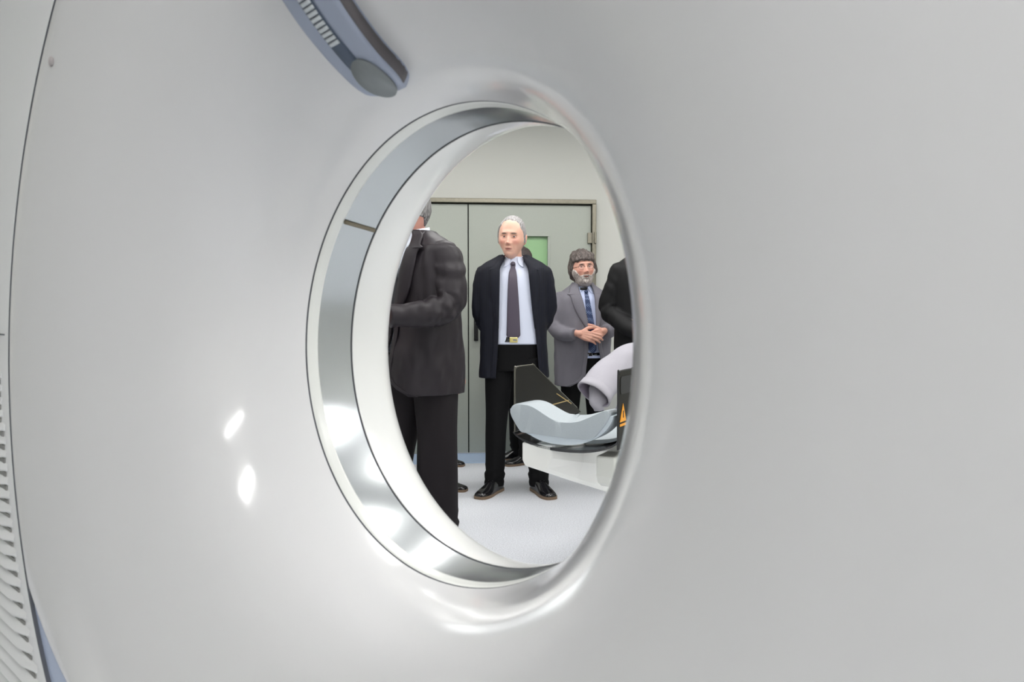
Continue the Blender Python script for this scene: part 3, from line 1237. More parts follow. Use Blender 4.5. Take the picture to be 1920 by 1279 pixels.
def shoe(par, x, y, yaw, m_up, m_sole, k=1.0):
    """leather lace-up: toe towards -y before yaw"""
    Rz = Matrix.Rotation(yaw, 3, 'Z')
    st = [(-.175, .010, .012), (-.170, .026, .030), (-.155, .038, .040), (-.13, .045, .046), (-.10, .0475, .054), (-.06, .044, .070), (-.02, .038, .088), (.02, .036, .098), (.06, .036, .100), (.085, .032, .098), (.10, .022, .09), (.106, .008, .06)]
    P = cr(st, 34)
    rows = []
    for yy, hw, hh in P:
        row = []
        for j in range(17):
            a = PI * j / 16
            row.append((hw * math.cos(a) * (1 if a else 1), yy, .016 + (hh - .016) * abs(math.sin(a)) ** .8))
        rows.append(row)
    g = G(); g.grid(rows)
    g.v = [tuple(Rz @ Vector(p) * k + Vector((x, y, 0))) for p in g.v]
    up_ = g.obj('shoe', m_up, par)
    rows = []
    for yy, hw, hh in P:
        w_ = hw + .0035
        t = .002 if yy > .02 or yy < -.04 else .004
        rows.append([(w_, yy, .018), (w_, yy, .001), (-w_, yy, .001), (-w_, yy, .018)])
    g = G(); g.grid(rows, close_v=True, cap=True)
    g.v = [tuple(Rz @ Vector(p) * k + Vector((x, y, 0))) for p in g.v]
    s_ = g.obj('sole', m_sole, up_, smooth=False)
    g = G()
    for i in range(4):
        yy = -.055 + .014 * i
        zz = .068 + .007 * i
        capsule(g, (-.014, yy, zz), (.014, yy + .003, zz), .0022, .0022, 6)
    g.v = [tuple(Rz @ Vector(p) * k + Vector((x, y, 0))) for p in g.v]
    g.obj('laces', m_sole if False else M['black'], up_)
    return up_


def head_mat(loc, yaw, tilt=0.0, nod=0.0, sc=1.0):
    return Matrix.Translation(Vector(loc)) @ Matrix.Rotation(yaw, 4, 'Z') @ Matrix.Rotation(tilt, 4, 'Y') @ Matrix.Rotation(nod, 4, 'X') @ Matrix.Scale(sc, 4)


def hair_shell(name, hp, HM, thick_fn, m, par, nu=150, nv=110, nseed=0.0, namp=.004, nsc=(60, 60, 18)):
    p, d, f = head_points(nu, nv, hp)
    out = []
    for q, dd in zip(p, d):
        h, th = thick_fn(q, dd)
        nn = noise.noise(Vector((q[0] * nsc[0] + nseed, q[1] * nsc[1], q[2] * nsc[2]))) * namp + noise.noise(Vector((q[0] * 18 + nseed, q[1] * 18, q[2] * 18))) * namp
        off = -.006 + h * (th + .006 + nn)
        dirn = np.array([dd[0], dd[1], dd[2]])
        out.append(tuple(HM @ Vector(q + dirn * off)))
    return mesh_obj(name, out, f, m, par)


def hair_mat(name, c1, c2):
    m = bpy.data.materials.new(name)
    m.use_nodes = True
    nt = m.node_tree
    b = nt.nodes['Principled BSDF']
    b.inputs['Roughness'].default_value = .55
    tc = nt.nodes.new('ShaderNodeTexCoord')
    mp = nt.nodes.new('ShaderNodeMapping'); mp.inputs['Scale'].default_value = (1, 1, .14)
    nt.links.new(tc.outputs['Object'], mp.inputs[0])
    n = nt.nodes.new('ShaderNodeTexNoise'); n.inputs['Scale'].default_value = 230; n.inputs['Detail'].default_value = 3
    nt.links.new(mp.outputs[0], n.inputs['Vector'])
    rp = nt.nodes.new('ShaderNodeMapRange'); rp.inputs[1].default_value = .35; rp.inputs[2].default_value = .65
    nt.links.new(n.outputs['Fac'], rp.inputs[0])
    mx = nt.nodes.new('ShaderNodeMix'); mx.data_type = 'RGBA'
    mx.inputs[6].default_value = (*lin(c1), 1); mx.inputs[7].default_value = (*lin(c2), 1)
    nt.links.new(rp.outputs[0], mx.inputs[0])
    nt.links.new(mx.outputs[2], b.inputs['Base Color'])
    bp = nt.nodes.new('ShaderNodeBump'); bp.inputs['Strength'].default_value = .6; bp.inputs['Distance'].default_value = .004
    nt.links.new(n.outputs['Fac'], bp.inputs['Height']); nt.links.new(bp.outputs[0], b.inputs['Normal'])
    return m


EYE_W = mat('eye_white', (222, 214, 208), .2)
EYE_I = mat('iris', (60, 62, 66), .15)
BLACK_LEATHER = mat('black_leather', (22, 22, 25), .18, coat=.3)
SOLE_TAN = mat('sole_tan', (120, 100, 80), .6)
SOLE_BLK = mat('sole_black', (20, 20, 20), .6)


def build_body(par, hp, HM, skin, arms, legs, torso, neck, hands, voxel=.0045, eyes=True, ear=True):
    g = G()
    p, d, f = head_points(170, 130, hp)
    g.add([tuple(HM @ Vector(q)) for q in p], f)
    if ear:
        for s in (-1, 1):
            aa = hp.get('a', .078)
            R = Matrix.Rotation(s * .35, 4, 'Z')
            hs = HM.to_3x3()
            for c, r in (((s * (aa + .006), .012, -.002), (.007, .017, .030)), ((s * (aa + .009), .018, .008), (.006, .013, .018)), ((s * (aa + .002), .008, -.028), (.007, .010, .012))):
                e = G(); e.ellipsoid((0, 0, 0), r, R)
                g.add([tuple(HM @ (Vector(q) + Vector(c))) for q in e.v], e.f)
    chain(g, neck[0], neck[1])
    for pts, rad in torso:
        chain(g, pts, rad)
    for pts, rad in arms:
        chain(g, pts, rad)
    for pts, rad in legs:
        chain(g, pts, rad)
    for kw in hands:
        make_hand(g, **kw)
    o = remeshed(g, 'body', voxel, 2, skin, par)
    # head-space coordinate carried on the skin so lips, brows and flush sit where they belong
    inv = np.array(HM.inverted())
    n = len(o.data.vertices)
    co = np.empty(n * 3); o.data.vertices.foreach_get('co', co)
    co = co.reshape(-1, 3)
    hc = co @ inv[:3, :3].T + inv[:3, 3]
    at = o.data.attributes.new('hp', 'FLOAT_VECTOR', 'POINT')
    at.data.foreach_set('vector', hc.ravel())
    if eyes:
        fm = (p[:, 1] < 0)
        for s in (-1, 1):
            k_ = np.argmin(np.where(fm, (p[:, 0] - s * .0305) ** 2 + (p[:, 2] - .0085) ** 2, 9))
            ec = Vector((s * .0305, float(p[k_, 1]) + .0118 - .0042, .0085))
            g = G(); g.ellipsoid((0, 0, 0), (.0118, .0118, .0118))
            g.v = [tuple(HM @ (Vector(q) + ec)) for q in g.v]
            e = g.obj('eye', EYE_W, o)
            g = G(); g.ellipsoid((0, 0, 0), (.0064, .0030, .0060))
            g.v = [tuple(HM @ (Vector(q) + ec + Vector((-.0005, -.0100, -.0012)))) for q in g.v]
            g.obj('iris', EYE_I, e)
            # upper lid
            R = []
            for i in range(5):
                la = math.radians(22 + 16 * i)
                R.append([tuple(HM @ (ec + Vector((.0132 * math.sin(math.radians(a)) * math.cos(la) , -.0132 * math.cos(math.radians(a)) * math.cos(la), .0132 * math.sin(la))))) for a in np.linspace(-80, 80, 13)])
            g = G(); g.grid(R)
            lid = g.obj('eyelid', skin, o)
            lid_at = lid.data.attributes.new('hp', 'FLOAT_VECTOR', 'POINT')
            lid_at.data.foreach_set('vector', np.tile(np.array([0, .1, .1]), len(lid.data.vertices)))
            md = lid.modifiers.new('s', 'SOLIDIFY'); md.thickness = .0012
    return o


def collar_ring(par, m, cx, cy, z, rx, ry, h=.035, lean=.0, name='collar'):
    """standing shirt collar, open at the front"""
    R = []
    for k in range(5):
        t = k / 4
        row = []
        for j in range(33):
            a = math.radians(-90 + 10 + 340 * j / 32)
            fr = (1 - math.sin(a)) / 2       # 1 at the front
            zz = z + h * t - .018 * fr
            row.append((cx + rx * (1 - .06 * t) * math.cos(a), cy + ry * (1 - .06 * t) * math.sin(a), zz + .010 * (1 - fr)))
        R.append(row)
    g = G(); g.grid(R)
    o = g.obj(name, m, par)
    md = o.modifiers.new('s', 'SOLIDIFY'); md.thickness = .004
    return o


def neck_chain(z0, z1, y0, y1, x1=0.0, r=.056):
    return ([(0, y0, z0), (x1 * .5, (y0 + y1) / 2, (z0 + z1) / 2), (x1, y1, z1)], [r + .006, r, r - .002])


# ------------------------------------------------------------------ central man
def central_man():
    P = thing('person', 'grey-haired man in dark navy suit and purple-grey tie, hands behind his back', 'person', (.012, 4.43, 0), 0)
    suit = mat('navy_suit', (13, 15, 26), .75, spec=.3, noise_amt=.12, noise_scale=500, stripe=(.012, (27, 31, 47), .14), sheen=.0)
    black = mat('black_trousers', (12, 12, 14), .85, spec=.2)
    shirt = mat('shirt_blue', (214, 220, 238), .7, noise_amt=.015, noise_scale=400)
    tie_m = mat('tie_plum', (74, 66, 80), .45, noise_amt=.08, noise_scale=700)
    gold = mat('gold', (214, 200, 130), .3, metal=.6)
    hp = dict(a=.079, b=.10, c=.134, jaw=.29, ne=2.25)
    HM = head_mat((-.012, -.035, 1.648), math.radians(-12), math.radians(2), math.radians(4), 1.02)
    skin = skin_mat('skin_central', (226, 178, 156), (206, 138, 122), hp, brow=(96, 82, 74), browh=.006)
    arms = []
    for s in (-1, 1):
        arms.append(([(s * .17, .0, 1.43), (s * .215, .05, 1.16), (s * .07, .20, .99)], [.05, .036, .028]))
    legs = [([(-.09, .0, .92), (-.11, .0, .5), (-.125, .02, .08)], [.07, .05, .034]), ([(.10, .0, .92), (.14, .0, .5), (.165, .02, .08)], [.07, .05, .034])]
    torso = [([(0, 0, .95), (0, 0, 1.15), (0, .0, 1.35), (0, .0, 1.45)], [.10, .10, .11, .07]), ([(-.15, 0, 1.43), (.15, 0, 1.43)], [.05, .05])]
    hands = [dict(wrist=(.05, .215, .985), fwd=(-1, .1, -.3), back=(.1, 1, 0), thumb_side=(0, 0, 1), curl=(.5, .6, .5)),
             dict(wrist=(-.05, .185, .975), fwd=(1, -.1, -.3), back=(.1, -1, 0), thumb_side=(0, 0, 1), curl=(.5, .6, .5))]
    body = build_body(P, hp, HM, skin, arms, legs, torso, neck_chain(1.43, 1.60, .015, -.01, -.008, .058), hands, voxel=.0042)

    def thick(q, d):
        yl = np.interp(q[2], [-.12, -.085, -.035, -.028, .03, .06, .10, .118, .13], [.2, .045, .035, -.024, -.040, -.052, -.066, -.080, -.098])
        yl += .012 * noise.noise(Vector((q[0] * 60, q[2] * 30, 2.2)))
        h = float(sstep(q[1] - yl, -.006, .020))
        th = .0085 if abs(q[0]) > .055 or q[1] > 0 else .0035
        return h, th
    hair_shell('hair', hp, HM, thick, hair_mat('hair_silver', (104, 100, 98), (176, 174, 174)), P, namp=.0022)
    sec = Sec([(.75, .225, .130, .01, 2.5), (.90, .221, .130, .01, 2.5), (1.05, .217, .128, .005, 2.5), (1.2, .222, .135, 0, 2.4), (1.33, .230, .140, 0, 2.4), (1.41, .232, .134, .0, 2.5),
               (1.46, .224, .120, .005, 2.6), (1.495, .188, .104, .012, 2.4), (1.520, .142, .088, .018, 2.2), (1.545, .100, .077, .02, 2.1), (1.57, .076, .070, .02, 2.0)])
    ssec = Sec([(.93, .185, .112, .0, 2.3), (1.05, .19, .118, -.004, 2.3), (1.2, .195, .122, -.004, 2.3), (1.33, .20, .124, -.002, 2.3), (1.41, .19, .115, .0, 2.3),
                (1.46, .15, .098, .008, 2.2), (1.50, .10, .083, .014, 2.0), (1.53, .072, .070, .012, 2.0)])
    g = G(); closed_shell(g, ssec, .97, 1.53, 0, amp=.004, seed=3)
    sh = g.obj('shirt', shirt, P)
    xl = lambda z: float(np.interp(z, [.75, 1.0, 1.3, 1.45, 1.52, 1.55], [-.115, -.098, -.092, -.090, -.062, -.05]))
    xr = lambda z: float(np.interp(z, [.75, 1.0, 1.15, 1.3, 1.45, 1.52, 1.55], [.165, .142, .125, .105, .090, .062, .05]))
    jk = fused_jacket(sec, .755, 1.557, xl, xr, [([(s * .178, .0, 1.425), (s * .205, .010, 1.33), (s * .218, .035, 1.18), (s * .17, .12, 1.06), (s * .08, .20, 1.0)], [.072, .066, .058, .050, .042], .55, 1.0) for s in (-1, 1)], suit, P, amp=.008, seed=1)
    # lapels
    lt = lambda t, u: .010 * math.sin(PI * min(1, t * 1.2)) * u
    patch('lapel', sec, [(1.525, .054, .074), (1.495, .068, .108), (1.46, .084, .134), (1.44, .090, .156), (1.435, .091, .150), (1.35, .099, .158), (1.2, .115, .150), (1.07, .133, .140)], .0095, suit, jk, sm=True, lift=lambda t, u: .008 * u * (1 - u) * 4)
    patch('lapel', sec, [(1.525, -.074, -.054), (1.495, -.108, -.068), (1.46, -.134, -.084), (1.44, -.156, -.089), (1.435, -.150, -.089), (1.35, -.148, -.090), (1.2, -.130, -.093), (1.07, -.104, -.097)], .0095, suit, jk, sm=True, lift=lambda t, u: .008 * u * (1 - u) * 4)
    # shirt collar and tie
    collar_ring(P, shirt, -.002, .010, 1.497, .070, .068, .045)
    for s in (-1, 1):
        c_ = patch('collar', ssec, [(1.525, s * .030 - .006, s * .058 + .006), (1.505, s * .030 - .008, s * .060 + .004), (1.48, s * .043 - .012, s * .058), (1.462, s * .058 - .004, s * .062 - .002)] if s > 0 else
                   [(1.525, -.064, -.024), (1.505, -.064, -.022), (1.48, -.058, -.031), (1.462, -.064, -.054)], .007, shirt, P, thick=.003, sm=True)
    tz = patch('tie', ssec, [(1.485, -.024, .010), (1.47, -.021, .011), (1.455, -.021, .009), (1.44, -.026, .013), (1.40, -.034, .019), (1.25, -.041, .030), (1.12, -.044, .037), (1.05, -.046, .040), (1.025, -.045, .038), (1.008, -.022, .016), (1.0, -.006, -.002)], .007, tie_m, P, thick=.004, nx=8)
    g = G(); g.ellipsoid((-.006, ssec.fy(0, 1.478) - .012, 1.482), (.0155, .009, .014)); g.obj('tie_knot', tie_m, tz)
    # belt, trousers, shoes
    tsec = Sec([(.80, .175, .115, .005, 2.3), (.90, .18, .115, .005, 2.3), (1.02, .182, .117, .0, 2.3), (1.04, .182, .117, .0, 2.3)])
    trousers('trousers', tsec, 1.0, [((-.09, .0, .88), (-.112, -.005, .5), (-.128, .012, .045), .098, .072, .062), ((.10, .0, .88), (.14, -.005, .5), (.166, .012, .045), .098, .072, .062)], black, P)
    g = G(); closed_shell(g, tsec, .985, 1.018, .003, rows=3); bl = g.obj('belt', BLACK_LEATHER, P)
    g = G(); g.box((-.002, tsec.fy(0, 1.0) - .010, 1.0), (.052, .008, .034)); bk = g.obj('belt_buckle', gold, bl, smooth=False); bevel(bk, .004)
    g = G(); g.box((.006, tsec.fy(0, 1.0) - .015, 1.0), (.024, .004, .010)); o = g.obj('buckle_pin', M['chrome'], bk, smooth=False)
    # front buttons
    g = G(); y = sec.fy(-.115, .985) - .004; g.ellipsoid((-.113, y, .985), (.009, .004, .009)); g.obj('button', BLACK_LEATHER, jk)
    shoe(P, -.138, -.03, math.radians(-28), BLACK_LEATHER, SOLE_TAN, 1.05)
    shoe(P, .172, -.03, math.radians(22), BLACK_LEATHER, SOLE_TAN, 1.05)
    return P


# ------------------------------------------------------------------ bearded man
def bearded_man():
    k = .905
    P = thing('person', 'bearded man with shaggy hair and glasses in light grey jacket, hands clasped', 'person', (.530, 5.10, 0), math.radians(6))
    P.scale = (k, k, k)
    suit = mat('grey_suit', (112, 110, 118), .8, noise_amt=.10, noise_scale=420)
    black = mat('black_wool', (12, 12, 14), .85, spec=.2)
    shirt = mat('shirt_pale', (196, 206, 236), .7)
    hp = dict(a=.082, b=.10, c=.128, jaw=.12)
    hs = 1.06
    HM = head_mat((-.012, -.035, 1.655), math.radians(3), math.radians(-3), math.radians(-3), hs)
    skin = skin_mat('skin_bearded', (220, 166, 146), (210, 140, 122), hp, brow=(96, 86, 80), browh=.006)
    R_w = (-.075, -.225, 1.13)
    L_w = (.125, -.20, 1.15)
    arms = [([(-.17, 0, 1.42), (-.25, -.02, 1.17), R_w], [.05, .030, .027]), ([(.17, 0, 1.42), (.25, -.02, 1.18), L_w], [.05, .030, .027])]
    legs = [([(-.09, .0, .92), (-.10, .0, .5), (-.11, .02, .08)], [.07, .05, .034]), ([(.09, .0, .92), (.10, .0, .5), (.11, .02, .08)], [.07, .05, .034])]
    torso = [([(0, 0, .95), (0, 0, 1.15), (0, .0, 1.35), (0, .0, 1.45)], [.11, .11, .11, .07]), ([(-.15, 0, 1.43), (.15, 0, 1.43)], [.05, .05])]
    hands = [dict(wrist=R_w, fwd=(1, -.22, -.28), back=(.1, -1, .15), thumb_side=(0, 0, 1), curl=(.25, .45, .35), spread=.06, th_dir=(1, .1, .15), sc=1.12),
             dict(wrist=L_w, fwd=(-1, -.22, -.40), back=(-.1, -1, .1), thumb_side=(0, 0, 1), curl=(.4, .7, .5), spread=.04, th_dir=(-1, -.5, .35), sc=1.08)]
    build_body(P, hp, HM, skin, arms, legs, torso, neck_chain(1.43, 1.58, .015, -.01, -.008, .06), hands, voxel=.0045)

    def thick(q, d):
        yl = np.interp(q[2], [-.13, -.10, -.045, .02, .034, .048, .066], [.2, .03, -.012, -.045, -.062, -.074, -.2])
        yl += .034 * noise.noise(Vector((q[0] * 48, 3.1, 0)))
        h = float(sstep(q[1] - yl, 0, .014))
        return h, .017 + .008 * max(0, q[2] / .128)
    hair_shell('hair', hp, HM, thick, hair_mat('hair_brown_grey', (40, 34, 33), (112, 102, 97)), P, namp=.012, nsc=(80, 80, 12), nseed=2)

    def beard(q, d):
        lim = np.interp(abs(q[0]), [0, .018, .03, .045, .06, .075, .09], [-.049, -.047, -.052, -.052, -.035, -.005, .01])
        h = float(sstep(lim - q[2], 0, .010)) * float(sstep(-q[1], -.02, .0)) 
        lipm = math.exp(-((q[0]) / .017) ** 4 - ((q[2] + .069) / .0065) ** 4)
        h *= 1 - lipm
        return h, .005 + .012 * float(sstep(-q[2], .07, .12))
    hair_shell('beard', hp, HM, beard, hair_mat('beard_grey', (130, 118, 112), (212, 204, 198)), P, namp=.0035, nseed=7)
    # glasses
    gm = mat('glasses_rim', (86, 70, 62), .3, metal=.6)
    g = G()
    for s in (-1, 1):
        c = np.array([s * .034, -.104, .004])
        ring = [c + np.array([.0225 * math.copysign(abs(math.cos(a)) ** .7, math.cos(a)), .003 * math.cos(a) ** 2, .0155 * math.copysign(abs(math.sin(a)) ** .7, math.sin(a))]) for a in np.linspace(0, 2 * PI, 25)]
        for i in range(24):
            capsule(g, ring[i], ring[i + 1], .0013, .0013, 6)
        capsule(g, (s * .0565, -.102, .008), (s * .086, -.02, .006), .0015, .0015, 6)
        capsule(g, (s * .086, -.02, .006), (s * .088, .02, .004), .0015, .0015, 6)
    capsule(g, (-.012, -.106, .008), (.012, -.106, .008), .0014, .0014, 6)
    g.v = [tuple(HM @ Vector(q)) for q in g.v]
    gl = g.obj('glasses', gm, P)
    lens_pts = []
    for s in (-1, 1):
        c = np.array([s * .034, -.104, .004])
        pts = [c] + [c + np.array([.0222 * math.copysign(abs(math.cos(a)) ** .7, math.cos(a)), 0, .0152 * math.copysign(abs(math.sin(a)) ** .7, math.sin(a))]) for a in np.linspace(0, 2 * PI, 25)[:-1]]
        lens_pts.append([tuple(HM @ Vector(q)) for q in pts])
    lens = bpy.data.materials.new('lens'); lens.use_nodes = True
    nt = lens.node_tree
    b = nt.nodes['Principled BSDF']; b.inputs['Roughness'].default_value = .05
    tr = nt.nodes.new('ShaderNodeBsdfTransparent'); mx = nt.nodes.new('ShaderNodeMixShader'); mx.inputs[0].default_value = .10
    nt.links.new(tr.outputs[0], mx.inputs[1]); nt.links.new(b.outputs[0], mx.inputs[2]); nt.links.new(mx.outputs[0], nt.nodes['Material Output'].inputs[0])
    for lp_ in lens_pts:
        g = G(); g.add(lp_, [(0, 1 + i, 1 + (i + 1) % 24) for i in range(24)]); g.obj('lens', lens, gl)

    sec = Sec([(.70, .235, .150, .01, 2.4), (.85, .236, .150, .0, 2.4), (1.0, .236, .160, -.008, 2.3), (1.15, .236, .162, -.010, 2.3), (1.30, .236, .150, -.003, 2.4), (1.40, .228, .135, .0, 2.5),
               (1.45, .20, .118, .005, 2.5), (1.49, .155, .100, .012, 2.3), (1.52, .112, .086, .018, 2.1), (1.55, .085, .074, .02, 2.0)])
    ssec = Sec([(.95, .195, .138, -.008, 2.3), (1.05, .20, .146, -.010, 2.3), (1.2, .205, .146, -.010, 2.3), (1.33, .20, .130, -.002, 2.3), (1.41, .18, .116, .0, 2.3),
                (1.46, .14, .098, .008, 2.2), (1.50, .10, .083, .014, 2.0), (1.53, .074, .070, .012, 2.0)])
    g = G(); closed_shell(g, ssec, .93, 1.53, 0, amp=.004, seed=5); g.obj('shirt', shirt, P)
    xl = lambda z: float(np.interp(z, [.70, .78, .9, 1.02, 1.15, 1.25, 1.45, 1.52, 1.55], [-.06, -.01, .0, .008, .010, .0, -.045, -.055, -.05]))
    xr = lambda z: float(np.interp(z, [.70, .9, 1.02, 1.15, 1.3, 1.45, 1.52, 1.55], [.17, .12, .09, .075, .07, .066, .058, .05]))
    jk = fused_jacket(sec, .70, 1.56, xl, xr, [([(-.178, .0, 1.415), (-.215, -.005, 1.31), (-.238, -.025, 1.19), (-.195, -.125, 1.13), (-.11, -.208, 1.125)], [.074, .068, .063, .057, .047], .52, 1.4),
                      ([(.178, .0, 1.415), (.215, -.005, 1.31), (.238, -.02, 1.20), (.21, -.105, 1.155), (.145, -.185, 1.148)], [.074, .068, .063, .057, .047], .52, 1.4)], suit, P, amp=.010, seed=9, hem_round=.07)
    patch('lapel', sec, [(1.535, .048, .080), (1.50, .060, .115), (1.46, .068, .132), (1.445, .068, .150), (1.435, .068, .138), (1.35, .070, .132), (1.25, .073, .115), (1.15, .077, .088)], .0095, suit, jk, lift=lambda t, u: .010 * u * (1 - u) * 4)
    patch('lapel', sec, [(1.535, -.085, -.048), (1.50, -.120, -.054), (1.46, -.135, -.050), (1.445, -.150, -.044), (1.435, -.132, -.042), (1.35, -.108, -.022), (1.25, -.060, .0), (1.15, .002, .012)], .0095, suit, jk, lift=lambda t, u: .010 * u * (1 - u) * 4)
    collar_ring(P, shirt, -.002, .010, 1.49, .072, .070, .045)
    patch('collar', ssec, [(1.52, .020, .062), (1.50, .022, .064), (1.475, .034, .060), (1.458, .052, .060)], .007, shirt, P, thick=.003)
    patch('collar', ssec, [(1.52, -.062, -.014), (1.50, -.064, -.016), (1.475, -.060, -.030), (1.458, -.062, -.054)], .007, shirt, P, thick=.003)
    tm = bpy.data.materials.new('tie_blue'); tm.use_nodes = True
    nt = tm.node_tree; b = nt.nodes['Principled BSDF']; b.inputs['Roughness'].default_value = .45
    tc = nt.nodes.new('ShaderNodeTexCoord'); mp = nt.nodes.new('ShaderNodeMapping'); mp.inputs['Rotation'].default_value = (0, .78, 0)
    vo = nt.nodes.new('ShaderNodeTexVoronoi'); vo.inputs['Scale'].default_value = 88; vo.inputs['Randomness'].default_value = .1
    rp = nt.nodes.new('ShaderNodeValToRGB'); rp.color_ramp.elements[0].color = (*lin((150, 172, 206)), 1); rp.color_ramp.elements[0].position = .22
    rp.color_ramp.elements[1].color = (*lin((38, 54, 92)), 1); rp.color_ramp.elements[1].position = .34
    nt.links.new(tc.outputs['Object'], mp.inputs[0]); nt.links.new(mp.outputs[0], vo.inputs['Vector']); nt.links.new(vo.outputs[0], rp.inputs[0]); nt.links.new(rp.outputs[0], b.inputs['Base Color'])
    tie = patch('tie', ssec, [(1.475, -.010, .020), (1.455, -.009, .020), (1.43, -.010, .023), (1.36, -.008, .034), (1.22, .002, .056), (1.08, .012, .072), (1.0, .016, .078), (.975, .035, .060)], .007, tm, P, thick=.004, nx=8)
    g = G(); g.ellipsoid((.005, ssec.fy(0, 1.465) - .014, 1.468), (.016, .010, .015)); g.obj('tie_knot', tm, tie)
    g = G(); g.box((-.012, ssec.fy(0, 1.50) - .012, 1.492), (.06, .01, .022)); o = g.obj('dark_neck_strap', M['black'], P); bevel(o, .004)
    tsec = Sec([(.80, .185, .125, .005, 2.3), (.90, .19, .13, .0, 2.3), (.97, .195, .140, -.006, 2.3), (1.0, .195, .142, -.008, 2.3)])
    trousers('trousers', tsec, .965, [((-.09, .0, .88), (-.105, -.005, .5), (-.112, .012, .045), .10, .072, .062), ((.09, .0, .88), (.105, -.005, .5), (.112, .012, .045), .10, .072, .062)], black, P)
    g = G(); closed_shell(g, tsec, .945, .975, .003, rows=3); bl = g.obj('belt', BLACK_LEATHER, P)
    g = G(); g.box((.03, tsec.fy(.03, .96) - .008, .96), (.034, .006, .022)); bk = g.obj('belt_buckle', M['chrome'], bl, smooth=False); bevel(bk, .003)
    shoe(P, -.12, -.03, math.radians(-12), BLACK_LEATHER, SOLE_BLK)
    shoe(P, .12, -.03, math.radians(12), BLACK_LEATHER, SOLE_BLK)
    return P


